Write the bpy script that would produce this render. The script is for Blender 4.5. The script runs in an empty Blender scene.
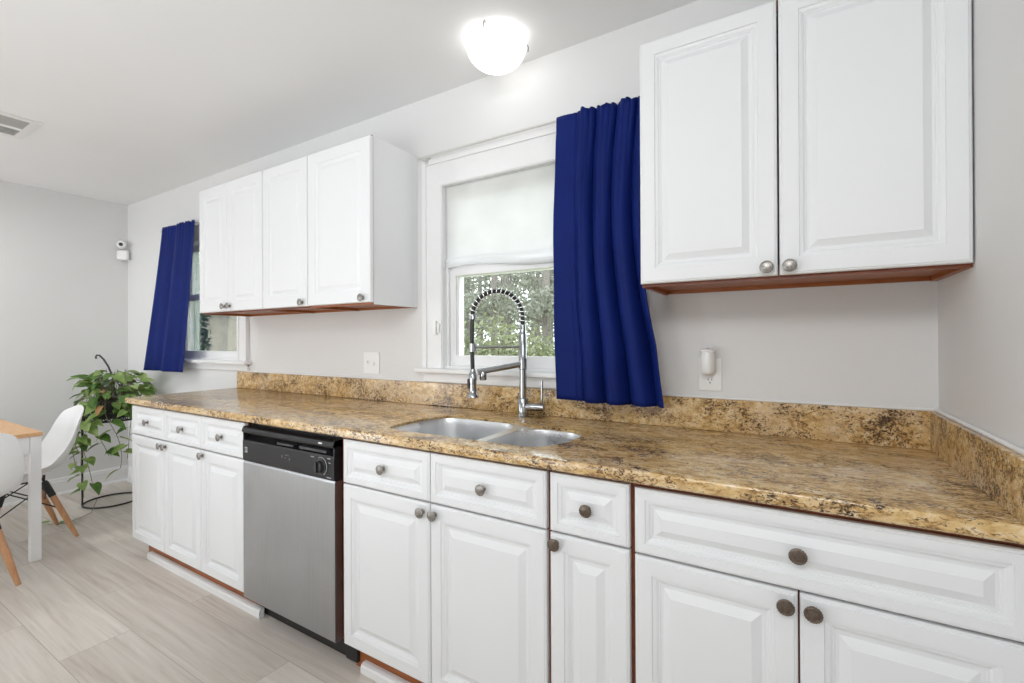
import bpy, bmesh, math, random
from mathutils import Vector, Matrix
D = bpy.data
SC = bpy.context.scene
COL = SC.collection
PI = math.pi
sin, cos, rad = math.sin, math.cos, math.radians

# ------------------------------------------------------------------ camera
cam_d = D.cameras.new('camera')
cam_d.sensor_fit = 'HORIZONTAL'
cam_d.sensor_width = 36.0
cam_d.lens = 461.39 * 36.0 / 1024.0
cam_d.shift_y = -2.967 / 1024.0
cam_d.clip_start = 0.02
cam_d.clip_end = 300
cam = D.objects.new('camera', cam_d)
COL.objects.link(cam)
YAW, PITCH, ROLL = rad(31.035), rad(0.1285), rad(-0.2546)
cam.matrix_world = (Matrix.Translation((0, -1.7781, 1.2443)) @ Matrix.Rotation(YAW, 4, 'Z')
                    @ Matrix.Rotation(PI / 2 + PITCH, 4, 'X') @ Matrix.Rotation(ROLL, 4, 'Z'))
SC.camera = cam

# ------------------------------------------------------------------ view, sky and lights
SC.view_settings.view_transform = 'Standard'
SC.view_settings.look = 'None'
SC.view_settings.gamma = 1.0
SC.view_settings.use_curve_mapping = False
SC.view_settings.exposure = 1.09
SC.cycles.max_bounces = 10
SC.cycles.diffuse_bounces = 6
SC.cycles.glossy_bounces = 5
SC.cycles.transmission_bounces = 8
SC.cycles.transparent_max_bounces = 12
SC.cycles.caustics_reflective = False
SC.cycles.caustics_refractive = False
SC.cycles.sample_clamp_indirect = 6.0

world = D.worlds.new('overcast_sky')
SC.world = world
world.use_nodes = True
wn = world.node_tree
bg = wn.nodes['Background']
bg.inputs['Color'].default_value = (0.90, 0.95, 1.0, 1)
bg.inputs['Strength'].default_value = 3.0


def area_light(name, loc, aim, sx, sy, power, color=(1, 1, 1), spread=180):
    l = D.lights.new(name, 'AREA')
    l.shape = 'RECTANGLE'
    l.size, l.size_y = sx, sy
    l.energy = power
    l.color = color
    l.spread = rad(spread)
    o = D.objects.new(name, l)
    COL.objects.link(o)
    o.location = loc
    o.rotation_euler = (Vector(aim) - Vector(loc)).to_track_quat('-Z', 'Y').to_euler()
    return o


# fill added in the unseen wall opening behind and left of the camera
area_light('dining_fill', (-4.615, -3.66, 1.03), (-4.4, 0, 0.9), 0.7, 2.0, 5, (0.94, 0.975, 1.0))
# unseen ceiling-height fill added behind the camera, and the flash bounced off the ceiling
area_light('rear_ceiling_fill', (-0.15, -2.75, 2.43), (-0.85, -1.0, 0.7), 1.2, 0.9, 21, (0.95, 0.98, 1.0))
area_light('flash_bounce', (-1.6, -2.7, 1.0), (-1.9, -1.9, 2.46), 1.6, 1.2, 11, (0.95, 0.98, 1.0))
# narrow fill added beside the camera to lift the left cabinets' bare side
area_light('cabinet_side_fill', (0.20, -1.95, 1.55), (-1.75, -0.3, 1.75), 0.35, 0.35, 0.6, (0.97, 0.985, 1.0), 66)
# unseen overhead fill added to brighten the left wall
area_light('left_wall_fill', (-4.1, -1.45, 2.42), (-4.4, -1.2, 0.4), 0.4, 0.4, 4, (0.97, 0.985, 1.0), 150)


# ------------------------------------------------------------------ materials
def new_mat(name):
    m = D.materials.new(name)
    m.use_nodes = True
    return m, m.node_tree, m.node_tree.nodes['Principled BSDF']


def N(nt, typ, **kw):
    n = nt.nodes.new(typ)
    for k, v in kw.items():
        if k.startswith('i_'):
            key = k[2:]
            key = int(key) if key.isdigit() else key.replace('_', ' ')
            n.inputs[key].default_value = v
        else:
            setattr(n, k, v)
    return n


def ramp(nt, stops, interp='LINEAR'):
    r = nt.nodes.new('ShaderNodeValToRGB')
    cr = r.color_ramp
    cr.interpolation = interp
    while len(cr.elements) < len(stops):
        cr.elements.new(0.5)
    for e, (p, c) in zip(cr.elements, stops):
        e.position = p
        e.color = (*c, 1)
    return r


def plain(name, col, rough=0.5, metal=0.0, bump=0.0, bscale=60, vary=0.03, vscale=8, spec=None, coat=0):
    m, nt, b = new_mat(name)
    b.inputs['Roughness'].default_value = rough
    b.inputs['Metallic'].default_value = metal
    if spec is not None:
        b.inputs['Specular IOR Level'].default_value = spec
    if coat:
        b.inputs['Coat Weight'].default_value = coat
        b.inputs['Coat Roughness'].default_value = 0.1
    tc = N(nt, 'ShaderNodeTexCoord')
    no = N(nt, 'ShaderNodeTexNoise', i_Scale=vscale, i_Detail=4.0)
    nt.links.new(tc.outputs['Object'], no.inputs['Vector'])
    lo = tuple(max(0, c * (1 - vary)) for c in col)
    hi = tuple(min(1, c * (1 + vary)) for c in col)
    r = ramp(nt, [(0.3, lo), (0.7, hi)])
    nt.links.new(no.outputs['Fac'], r.inputs['Fac'])
    nt.links.new(r.outputs['Color'], b.inputs['Base Color'])
    if bump:
        n2 = N(nt, 'ShaderNodeTexNoise', i_Scale=bscale, i_Detail=3.0)
        nt.links.new(tc.outputs['Object'], n2.inputs['Vector'])
        bp = N(nt, 'ShaderNodeBump', i_Strength=bump, i_Distance=0.002)
        nt.links.new(n2.outputs['Fac'], bp.inputs['Height'])
        nt.links.new(bp.outputs['Normal'], b.inputs['Normal'])
    return m


def granite_mat(name, stretch):
    m, nt, b = new_mat(name)
    L = nt.links
    tc = N(nt, 'ShaderNodeTexCoord')
    mp = N(nt, 'ShaderNodeMapping')
    mp.inputs['Scale'].default_value = (stretch, 1.0, 1.0)
    mp.inputs['Rotation'].default_value = (0, 0, rad(-7))
    L.new(tc.outputs['Object'], mp.inputs['Vector'])
    V = mp.outputs['Vector']
    def noise(scale, detail, rough, dist, loc=(0, 0, 0)):
        n = N(nt, 'ShaderNodeTexNoise', i_Scale=scale, i_Detail=detail, i_Roughness=rough, i_Distortion=dist)
        m_ = N(nt, 'ShaderNodeMapping')
        m_.inputs['Location'].default_value = loc
        L.new(V, m_.inputs['Vector'])
        L.new(m_.outputs['Vector'], n.inputs['Vector'])
        return n

    def mix(fac, a, col):
        mx = N(nt, 'ShaderNodeMix', data_type='RGBA')
        L.new(fac, mx.inputs['Factor'])
        L.new(a, mx.inputs['A'])
        mx.inputs['B'].default_value = (*col, 1)
        return mx.outputs['Result']

    # cream to gold crystals
    r1 = ramp(nt, [(0.33, (0.33, 0.185, 0.065)), (0.44, (0.55, 0.35, 0.135)), (0.54, (0.67, 0.465, 0.215)), (0.66, (0.75, 0.60, 0.385))])
    L.new(noise(48.0, 6.0, 0.62, 0.5).outputs['Fac'], r1.inputs['Fac'])
    # drifts of paler, pinkish stone
    r2 = ramp(nt, [(0.50, (0, 0, 0)), (0.68, (0.6, 0.6, 0.6))])
    L.new(noise(5.0, 4.0, 0.6, 0.8, (1, 2, 3)).outputs['Fac'], r2.inputs['Fac'])
    c = mix(r2.outputs['Color'], r1.outputs['Color'], (0.66, 0.54, 0.40))
    # flecks gather in clusters: a slow noise shifts the fleck noise
    cl = noise(11.0, 3.0, 0.55, 0.6, (5, 1, 2))

    def flecks(scale, lo, hi, loc, pull):
        n = noise(scale, 6.0, 0.68, 0.9, loc)
        md = N(nt, 'ShaderNodeMath', operation='MULTIPLY_ADD')
        L.new(cl.outputs['Fac'], md.inputs[0])
        md.inputs[1].default_value = pull
        L.new(n.outputs['Fac'], md.inputs[2])
        r = ramp(nt, [(lo, (1, 1, 1)), (hi, (0, 0, 0))])
        L.new(md.outputs[0], r.inputs['Fac'])
        return r.outputs['Color']
    c = mix(flecks(115.0, 0.585, 0.665, (3, 7, 1), 0.38), c, (0.20, 0.105, 0.040))
    c = mix(flecks(140.0, 0.58, 0.622, (8, 4, 6), 0.38), c, (0.045, 0.028, 0.018))
    L.new(c, b.inputs['Base Color'])
    b.inputs['Roughness'].default_value = 0.16
    b.inputs['Specular IOR Level'].default_value = 0.55
    return m


def floor_mat():
    m, nt, b = new_mat('greige_vinyl_plank')
    L = nt.links
    tc = N(nt, 'ShaderNodeTexCoord')
    br = N(nt, 'ShaderNodeTexBrick', offset=0.37, offset_frequency=2, squash=1.0)
    br.inputs['Color1'].default_value = (0.0, 0.0, 0.0, 1)
    br.inputs['Color2'].default_value = (1.0, 1.0, 1.0, 1)
    br.inputs['Mortar'].default_value = (0.5, 0.5, 0.5, 1)
    br.inputs['Scale'].default_value = 1.0
    br.inputs['Mortar Size'].default_value = 0.0016
    br.inputs['Mortar Smooth'].default_value = 0.3
    br.inputs['Brick Width'].default_value = 1.22
    br.inputs['Row Height'].default_value = 0.23
    L.new(tc.outputs['Object'], br.inputs['Vector'])
    # each plank shifts the grain
    vm = N(nt, 'ShaderNodeVectorMath', operation='MULTIPLY_ADD')
    L.new(br.outputs['Color'], vm.inputs[0])
    vm.inputs[1].default_value = (7.0, 3.0, 5.0)
    mp = N(nt, 'ShaderNodeMapping')
    mp.inputs['Scale'].default_value = (0.6, 12.0, 1.0)
    L.new(tc.outputs['Object'], mp.inputs['Vector'])
    L.new(mp.outputs['Vector'], vm.inputs[2])
    n1 = N(nt, 'ShaderNodeTexNoise', i_Scale=3.0, i_Detail=7.0, i_Roughness=0.6, i_Distortion=0.6)
    L.new(vm.outputs['Vector'], n1.inputs['Vector'])
    r1 = ramp(nt, [(0.28, (0.50, 0.44, 0.38)), (0.45, (0.62, 0.565, 0.505)), (0.60, (0.68, 0.63, 0.575)),
                   (0.75, (0.74, 0.695, 0.645))])
    L.new(n1.outputs['Fac'], r1.inputs['Fac'])
    tint = ramp(nt, [(0.0, (0.90, 0.89, 0.875)), (1.0, (1.06, 1.06, 1.06))])
    L.new(br.outputs['Color'], tint.inputs['Fac'])
    mu = N(nt, 'ShaderNodeMix', data_type='RGBA', blend_type='MULTIPLY')
    mu.inputs['Factor'].default_value = 1.0
    L.new(r1.outputs['Color'], mu.inputs['A'])
    L.new(tint.outputs['Color'], mu.inputs['B'])
    mo = N(nt, 'ShaderNodeMix', data_type='RGBA')
    L.new(br.outputs['Fac'], mo.inputs['Factor'])
    L.new(mu.outputs['Result'], mo.inputs['A'])
    mo.inputs['B'].default_value = (0.42, 0.38, 0.335, 1)
    L.new(mo.outputs['Result'], b.inputs['Base Color'])
    b.inputs['Roughness'].default_value = 0.38
    return m


def steel_mat(name, col, rough, streak_axis, amount=0.10):
    m, nt, b = new_mat(name)
    L = nt.links
    tc = N(nt, 'ShaderNodeTexCoord')
    mp = N(nt, 'ShaderNodeMapping')
    mp.inputs['Scale'].default_value = streak_axis
    L.new(tc.outputs['Object'], mp.inputs['Vector'])
    n1 = N(nt, 'ShaderNodeTexNoise', i_Scale=6.0, i_Detail=5.0, i_Roughness=0.6)
    L.new(mp.outputs['Vector'], n1.inputs['Vector'])
    n2 = N(nt, 'ShaderNodeTexNoise', i_Scale=5.0, i_Detail=5.0, i_Roughness=0.65, i_Distortion=0.8)
    L.new(tc.outputs['Object'], n2.inputs['Vector'])
    ad = N(nt, 'ShaderNodeMath', operation='ADD')
    L.new(n1.outputs['Fac'], ad.inputs[0])
    L.new(n2.outputs['Fac'], ad.inputs[1])
    mr = N(nt, 'ShaderNodeMapRange')
    mr.inputs['From Min'].default_value = 0.7
    mr.inputs['From Max'].default_value = 1.3
    mr.inputs['To Min'].default_value = rough - 0.05
    mr.inputs['To Max'].default_value = rough + 0.10
    L.new(ad.outputs[0], mr.inputs['Value'])
    L.new(mr.outputs['Result'], b.inputs['Roughness'])
    r = ramp(nt, [(0.35, tuple(c * (1 - amount) for c in col)), (0.65, tuple(min(1, c * (1 + amount)) for c in col))])
    mr2 = N(nt, 'ShaderNodeMath', operation='MULTIPLY')
    mr2.inputs[1].default_value = 0.5
    L.new(ad.outputs[0], mr2.inputs[0])
    L.new(mr2.outputs[0], r.inputs['Fac'])
    L.new(r.outputs['Color'], b.inputs['Base Color'])
    b.inputs['Metallic'].default_value = 1.0
    return m


def wood_mat(name, lo, hi, axis, rough=0.4, scale=8):
    m, nt, b = new_mat(name)
    L = nt.links
    tc = N(nt, 'ShaderNodeTexCoord')
    mp = N(nt, 'ShaderNodeMapping')
    mp.inputs['Scale'].default_value = axis
    L.new(tc.outputs['Object'], mp.inputs['Vector'])
    n1 = N(nt, 'ShaderNodeTexNoise', i_Scale=float(scale), i_Detail=6.0, i_Roughness=0.6, i_Distortion=0.8)
    L.new(mp.outputs['Vector'], n1.inputs['Vector'])
    r = ramp(nt, [(0.3, lo), (0.7, hi)])
    L.new(n1.outputs['Fac'], r.inputs['Fac'])
    L.new(r.outputs['Color'], b.inputs['Base Color'])
    b.inputs['Roughness'].default_value = rough
    return m


def fabric_mat(name, col, rough=0.75, sheen=0.3, weave=900, trans=0.0):
    m, nt, b = new_mat(name)
    L = nt.links
    tc = N(nt, 'ShaderNodeTexCoord')
    n = N(nt, 'ShaderNodeTexNoise', i_Scale=5.0, i_Detail=5.0)
    L.new(tc.outputs['Object'], n.inputs['Vector'])
    r = ramp(nt, [(0.3, tuple(c * 0.88 for c in col)), (0.7, tuple(min(1, c * 1.1) for c in col))])
    L.new(n.outputs['Fac'], r.inputs['Fac'])
    L.new(r.outputs['Color'], b.inputs['Base Color'])
    b.inputs['Roughness'].default_value = rough
    b.inputs['Sheen Weight'].default_value = sheen
    b.inputs['Sheen Roughness'].default_value = 0.4
    w = N(nt, 'ShaderNodeTexNoise', i_Scale=float(weave), i_Detail=1.0)
    L.new(tc.outputs['Object'], w.inputs['Vector'])
    bp = N(nt, 'ShaderNodeBump', i_Strength=0.15, i_Distance=0.001)
    L.new(w.outputs['Fac'], bp.inputs['Height'])
    L.new(bp.outputs['Normal'], b.inputs['Normal'])
    if trans:
        out = nt.nodes['Material Output']
        t = N(nt, 'ShaderNodeBsdfTranslucent')
        t.inputs['Color'].default_value = (*col, 1)
        mx = N(nt, 'ShaderNodeMixShader')
        mx.inputs['Fac'].default_value = trans
        L.new(b.outputs['BSDF'], mx.inputs[1])
        L.new(t.outputs['BSDF'], mx.inputs[2])
        L.new(mx.outputs['Shader'], out.inputs['Surface'])
    return m


def glass_mat():
    m, nt, b = new_mat('window_glass')
    L = nt.links
    nt.nodes.remove(b)
    out = nt.nodes['Material Output']
    tr = N(nt, 'ShaderNodeBsdfTransparent')
    tr.inputs['Color'].default_value = (0.94, 0.965, 0.95, 1)
    gl = N(nt, 'ShaderNodeBsdfGlossy')
    gl.inputs['Roughness'].default_value = 0.02
    fr = N(nt, 'ShaderNodeFresnel', i_IOR=1.45)
    mul = N(nt, 'ShaderNodeMath', operation='MULTIPLY')
    mul.inputs[1].default_value = 0.8
    L.new(fr.outputs['Fac'], mul.inputs[0])
    mx = N(nt, 'ShaderNodeMixShader')
    L.new(mul.outputs[0], mx.inputs['Fac'])
    L.new(tr.outputs['BSDF'], mx.inputs[1])
    L.new(gl.outputs['BSDF'], mx.inputs[2])
    L.new(mx.outputs['Shader'], out.inputs['Surface'])
    return m


def emit_mat(name, col, strength):
    m, nt, b = new_mat(name)
    b.inputs['Base Color'].default_value = (0.9, 0.9, 0.9, 1)
    b.inputs['Emission Color'].default_value = (*col, 1)
    b.inputs['Emission Strength'].default_value = strength
    b.inputs['Roughness'].default_value = 0.3
    return m


def leaf_mat(name, lo, hi, trans=0.3):
    m, nt, b = new_mat(name)
    L = nt.links
    tc = N(nt, 'ShaderNodeTexCoord')
    n = N(nt, 'ShaderNodeTexNoise', i_Scale=14.0, i_Detail=3.0)
    L.new(tc.outputs['Object'], n.inputs['Vector'])
    r = ramp(nt, [(0.3, lo), (0.7, hi)])
    L.new(n.outputs['Fac'], r.inputs['Fac'])
    L.new(r.outputs['Color'], b.inputs['Base Color'])
    b.inputs['Roughness'].default_value = 0.42
    out = nt.nodes['Material Output']
    t = N(nt, 'ShaderNodeBsdfTranslucent')
    L.new(r.outputs['Color'], t.inputs['Color'])
    mx = N(nt, 'ShaderNodeMixShader')
    mx.inputs['Fac'].default_value = trans
    L.new(b.outputs['BSDF'], mx.inputs[1])
    L.new(t.outputs['BSDF'], mx.inputs[2])
    L.new(mx.outputs['Shader'], out.inputs['Surface'])
    return m


M = {}
M['wall'] = plain('pale_grey_wall_paint', (0.72, 0.72, 0.715), 0.75, bump=0.05, bscale=120, vary=0.012, vscale=2)
M['ceiling'] = plain('ceiling_paint', (0.80, 0.80, 0.80), 0.9, vary=0.01, vscale=2)
M['trim'] = plain('white_trim_paint', (0.80, 0.80, 0.80), 0.4, vary=0.01)
M['cab'] = plain('white_cabinet_paint', (0.77, 0.78, 0.79), 0.5, vary=0.008, vscale=3)
M['cherry'] = wood_mat('unpainted_cherry_wood', (0.11, 0.022, 0.006), (0.21, 0.047, 0.012), (0.6, 6, 6), 0.35)
M['orange'] = wood_mat('unpainted_orange_wood', (0.25, 0.068, 0.013), (0.37, 0.115, 0.027), (0.6, 6, 6), 0.4)
M['dark'] = plain('dark_recess', (0.012, 0.010, 0.009), 0.6)
M['granite'] = granite_mat('gold_granite_top', 0.55)
M['granite_splash'] = granite_mat('gold_granite_splash', 0.8)
M['granite_side'] = granite_mat('gold_granite_side', 1.0)
M['floor'] = floor_mat()
M['steel'] = steel_mat('brushed_stainless_door', (0.40, 0.405, 0.41), 0.36, (40, 40, 0.6), 0.09)
M['sink'] = steel_mat('satin_stainless_bowl', (0.80, 0.81, 0.82), 0.30, (1, 1, 1), 0.015)
M['chrome'] = plain('polished_chrome', (0.40, 0.41, 0.42), 0.10, 1.0, vary=0.02)  # base darkened to stand in for reflections of a dark room
M['coil'] = plain('bright_chrome_wire', (0.80, 0.81, 0.82), 0.15, 1.0, vary=0.02)
M['nickel'] = plain('antique_nickel', (0.30, 0.28, 0.26), 0.36, 1.0, vary=0.25, vscale=150)
M['bronze'] = plain('antique_bronze', (0.17, 0.135, 0.11), 0.40, 1.0, vary=0.35, vscale=150)
M['black'] = plain('black_plastic', (0.018, 0.018, 0.020), 0.32, vary=0.05)
M['black_gloss'] = plain('glossy_black_plastic', (0.014, 0.014, 0.015), 0.34, vary=0.05, spec=0.3)
M['rubber'] = plain('black_rubber_hose', (0.010, 0.010, 0.011), 0.4)
M['grey_mark'] = plain('grey_print', (0.42, 0.42, 0.43), 0.5)
M['navy'] = fabric_mat('navy_curtain_cloth', (0.0045, 0.015, 0.125), 0.6, 0.0)
M['navy'].node_tree.nodes['Principled BSDF'].inputs['Specular IOR Level'].default_value = 0.12
M['shade'] = fabric_mat('white_shade_cloth', (0.93, 0.93, 0.93), 0.85, 0.0, 700, trans=0.55)
M['glass'] = glass_mat()
M['plastic'] = plain('white_plastic', (0.82, 0.82, 0.81), 0.35, vary=0.01)
M['shell'] = plain('white_chair_plastic', (0.84, 0.845, 0.85), 0.3, vary=0.01)
M['slot'] = plain('dark_slot', (0.02, 0.02, 0.02), 0.6)
M['beech'] = wood_mat('beech_dowel', (0.46, 0.22, 0.10), (0.60, 0.33, 0.17), (8, 8, 1), 0.45)
M['tabletop'] = wood_mat('honey_tabletop_wood', (0.60, 0.33, 0.15), (0.72, 0.44, 0.22), (1.2, 9, 1), 0.4)
M['wire'] = plain('black_wire', (0.012, 0.012, 0.013), 0.45)
M['dome'] = emit_mat('lit_dome_glass', (1.0, 0.985, 0.96), 0.8)
M['vent'] = plain('white_vent_metal', (0.74, 0.735, 0.72), 0.5, vary=0.01)
M['louver'] = plain('grey_vent_louver', (0.42, 0.41, 0.40), 0.5, vary=0.03)
M['leaf'] = leaf_mat('green_vine_leaf', (0.17, 0.30, 0.06), (0.42, 0.55, 0.20))
M['leaf_dark'] = leaf_mat('deep_green_vine_leaf', (0.055, 0.14, 0.025), (0.17, 0.30, 0.07))
M['leaf_brown'] = leaf_mat('dry_vine_leaf', (0.42, 0.20, 0.08), (0.60, 0.34, 0.17))
M['stem'] = plain('vine_stem', (0.22, 0.20, 0.11), 0.6)
M['pot'] = plain('dark_hanging_pot', (0.02, 0.02, 0.02), 0.5)
M['soil'] = plain('potting_soil', (0.03, 0.02, 0.012), 0.9, bump=0.6, bscale=200)
M['hanger'] = plain('grey_plastic_hook', (0.07, 0.07, 0.075), 0.4)
M['needle'] = leaf_mat('woodland_needles', (0.11, 0.115, 0.085), (0.23, 0.24, 0.19))
M['brush'] = leaf_mat('olive_underbrush', (0.10, 0.115, 0.05), (0.20, 0.215, 0.11))
M['evergreen'] = leaf_mat('dark_evergreen', (0.02, 0.055, 0.03), (0.05, 0.10, 0.06))
M['bark'] = plain('grey_bark', (0.13, 0.115, 0.10), 0.9, vary=0.3, vscale=20)
M['ground'] = plain('dry_lawn', (0.20, 0.20, 0.085), 0.95, vary=0.3, vscale=3)
M['stucco'] = plain('tan_wall_stucco', (0.40, 0.36, 0.29), 0.9, vary=0.15, vscale=6)
M['roof'] = plain('grey_roof_shingle', (0.18, 0.175, 0.17), 0.9, vary=0.2, vscale=12)
M['mint'] = plain('pale_mint_strip', (0.55, 0.66, 0.58), 0.5)

# ------------------------------------------------------------------ object helpers
OFF = {}


def finish(bm, smooth=False, angle=None):
    bmesh.ops.recalc_face_normals(bm, faces=bm.faces[:])
    if smooth:
        for f in bm.faces:
            f.smooth = True
        if angle is not None:
            for e in bm.edges:
                if len(e.link_faces) == 2 and e.calc_face_angle(0) > rad(angle):
                    e.smooth = False


def obj(name, bm, mat, parent=None, smooth=False, angle=None, world_coords=True, recalc=True):
    """One mesh object.  Child meshes given in world coordinates are moved into the parent's space."""
    if recalc:
        finish(bm, smooth, angle)
    elif smooth:
        for f in bm.faces:
            f.smooth = True
    if parent is not None and world_coords:
        off = OFF.get(parent.name, Vector((0, 0, 0)))
        bmesh.ops.translate(bm, verts=bm.verts[:], vec=-off)
    me = D.meshes.new(name)
    bm.to_mesh(me)
    bm.free()
    for mm in (mat if isinstance(mat, (list, tuple)) else [mat]):
        me.materials.append(mm)
    o = D.objects.new(name, me)
    COL.objects.link(o)
    if parent is not None:
        o.parent = parent
        OFF[o.name] = OFF.get(parent.name, Vector((0, 0, 0)))
    return o


def tag(o, label=None, cat=None, group=None, kind=None):
    if label:
        o['label'] = label
    if cat:
        o['category'] = cat
    if group:
        o['group'] = group
    if kind:
        o['kind'] = kind
    return o


def thing(name, loc, label, cat, group=None, rotz=0.0):
    o = D.objects.new(name, None)
    o.empty_display_size = 0.1
    COL.objects.link(o)
    o.location = loc
    o.rotation_euler = (0, 0, rotz)
    OFF[o.name] = Vector(loc)
    return tag(o, label, cat, group)


def copy_tree(o, parent=None):
    c = o.copy()
    COL.objects.link(c)
    if parent is not None:
        c.parent = parent
    for ch in [x for x in D.objects if x.parent == o]:
        copy_tree(ch, c)
    return c


def box(bm, x0, x1, y0, y1, z0, z1, mi=0):
    v = [bm.verts.new(p) for p in ((x0, y0, z0), (x1, y0, z0), (x1, y1, z0), (x0, y1, z0),
                                   (x0, y0, z1), (x1, y0, z1), (x1, y1, z1), (x0, y1, z1))]
    fs = []
    for q in ((0, 3, 2, 1), (4, 5, 6, 7), (0, 1, 5, 4), (1, 2, 6, 5), (2, 3, 7, 6), (3, 0, 4, 7)):
        f = bm.faces.new([v[i] for i in q])
        f.material_index = mi
        fs.append(f)
    return v


def bbox_bm(x0, x1, y0, y1, z0, z1, bev=0.0, seg=2):
    bm = bmesh.new()
    box(bm, x0, x1, y0, y1, z0, z1)
    if bev:
        bmesh.ops.bevel(bm, geom=bm.edges[:], offset=bev, segments=seg, affect='EDGES', profile=0.5)
    return bm


def boxes(*bs):
    bm = bmesh.new()
    for b in bs:
        box(bm, *b)
    return bm


def tube(bm, pts, r, n=8, closed=False, caps=True, radii=None):
    pts = [Vector(p) for p in pts]
    k = len(pts)
    rings = []
    prev = None
    for i, p in enumerate(pts):
        if closed:
            t = pts[(i + 1) % k] - pts[(i - 1) % k]
        else:
            t = pts[min(i + 1, k - 1)] - pts[max(i - 1, 0)]
        t.normalize()
        if prev is None:
            a = Vector((0, 0, 1)) if abs(t.z) < 0.9 else Vector((1, 0, 0))
            u = t.cross(a).normalized()
        else:
            u = (prev - t * prev.dot(t)).normalized()
        prev = u
        w = t.cross(u)
        rr = radii[i] if radii else r
        rings.append([bm.verts.new(p + (u * cos(2 * PI * j / n) + w * sin(2 * PI * j / n)) * rr) for j in range(n)])
    for i in range(k if closed else k - 1):
        a, b = rings[i], rings[(i + 1) % k]
        for j in range(n):
            bm.faces.new((a[j], a[(j + 1) % n], b[(j + 1) % n], b[j]))
    if caps and not closed:
        bm.faces.new(rings[0][::-1])
        bm.faces.new(rings[-1])
    return bm


def lathe(bm, prof, n=24, mat=None, mod=None):
    """prof: (radius, z) pairs about local z; mat: 4x4 placing it."""
    mat = mat or Matrix()
    rings = []
    for r, z in prof:
        if r < 1e-6:
            rings.append([bm.verts.new(mat @ Vector((0, 0, z)))])
        else:
            ring = []
            for j in range(n):
                a = 2 * PI * j / n
                rr = r * (mod(a, r) if mod else 1)
                ring.append(bm.verts.new(mat @ Vector((rr * cos(a), rr * sin(a), z))))
            rings.append(ring)
    for a, b in zip(rings, rings[1:]):
        if len(a) == 1 and len(b) == 1:
            continue
        for j in range(n):
            k = (j + 1) % n
            if len(a) == 1:
                bm.faces.new((a[0], b[j], b[k]))
            elif len(b) == 1:
                bm.faces.new((a[j], a[k], b[0]))
            else:
                bm.faces.new((a[j], a[k], b[k], b[j]))
    return bm


def align(loc, direction):
    q = Vector(direction).to_track_quat('Z', 'Y')
    return Matrix.Translation(loc) @ q.to_matrix().to_4x4()


def panel_bm(x0, x1, z0, z1, yf, prof, thick=0.020):
    """A routed slab facing -y: nested rectangles (inset, depth behind the face)."""
    bm = bmesh.new()
    loops = []
    for ins, d in [(0.0, thick)] + prof:
        y = yf + d
        loops.append([bm.verts.new(p) for p in ((x0 + ins, y, z0 + ins), (x1 - ins, y, z0 + ins),
                                                (x1 - ins, y, z1 - ins), (x0 + ins, y, z1 - ins))])
    for a, b in zip(loops, loops[1:]):
        for j in range(4):
            k = (j + 1) % 4
            bm.faces.new((a[j], a[k], b[k], b[j]))
    bm.faces.new(loops[-1])
    bm.faces.new(loops[0][::-1])
    return bm


def prof_full(F, s=1.0):
    return [(0, 0.006), (0.003, 0.0025), (0.0055, 0.0022), (0.007, 0.0002), (0.009, 0.0), (F, 0.0), (F + 0.0015 * s, 0.0036),
            (F + 0.005 * s, 0.0036), (F + 0.0105 * s, 0.0050), (F + 0.015 * s, 0.0090), (F + 0.018 * s, 0.0092),
            (F + 0.0195 * s, 0.0115), (F + 0.026 * s, 0.0115), (F + 0.030 * s, 0.0095), (F + 0.044 * s, 0.0032),
            (F + 0.0455 * s, 0.0022)]


def prof_flat(F):
    return [(0, 0.004), (0.002, 0.001), (0.004, 0.0), (F, 0.0), (F + 0.002, 0.0035), (F + 0.007, 0.0045),
            (F + 0.012, 0.0075), (F + 0.020, 0.0075), (F + 0.030, 0.0028), (F + 0.032, 0.0020)]


def knob_bm(x, y, z, s=1.0):
    bm = bmesh.new()
    m = align((x, y, z), (0, -1, 0))
    fl = lambda a, r: 1 + (0.035 * cos(20 * a) if r > 0.012 * s else 0)
    lathe(bm, [(0, 0), (0.0085 * s, 0), (0.0085 * s, 0.002), (0.0055 * s, 0.004), (0.005 * s, 0.013), (0.010 * s, 0.0155),
               (0.0160 * s, 0.0170), (0.0172 * s, 0.0188), (0.0165 * s, 0.0205), (0.0135 * s, 0.0216), (0.0125 * s, 0.0212),
               (0.007 * s, 0.0225), (0, 0.023)], 40, m, fl)
    return bm


# ------------------------------------------------------------------ room shell
XL, XR, YB, YF, ZC = -5.107, 0.368, 0.0, -3.7, 2.4675
T = 0.16


def structure(name, bm, mat, label=None, **kw):
    return tag(obj(name, bm, mat, **kw), label, kind='structure')


structure('floor', boxes((XL - T, XR + T, YF - T, YB + T, -0.12, 0.0)), M['floor'])
structure('ceiling', boxes((XL - T, XR + T, YF - T, YB + T, ZC, ZC + 0.12)), M['ceiling'])
structure('wall_left', boxes((XL - T, XL, YF, YB, 0, ZC)), M['wall'])
structure('wall_right', boxes((XR, XR + T, YF, YB, 0, ZC)), M['wall'])
W1 = (-4.185, -3.275)
W2 = (-1.470, -0.560)
WZ0, WZ1 = 1.085, 2.012
structure('wall_back', boxes(
    (XL - T, W1[0], YB, YB + T, 0, ZC), (W1[1], W2[0], YB, YB + T, 0, ZC), (W2[1], XR + T, YB, YB + T, 0, ZC),
    (W1[0], W1[1], YB, YB + T, 0, WZ0), (W1[0], W1[1], YB, YB + T, WZ1, ZC),
    (W2[0], W2[1], YB, YB + T, 0, WZ0), (W2[0], W2[1], YB, YB + T, WZ1, ZC)), M['wall'])
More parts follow.
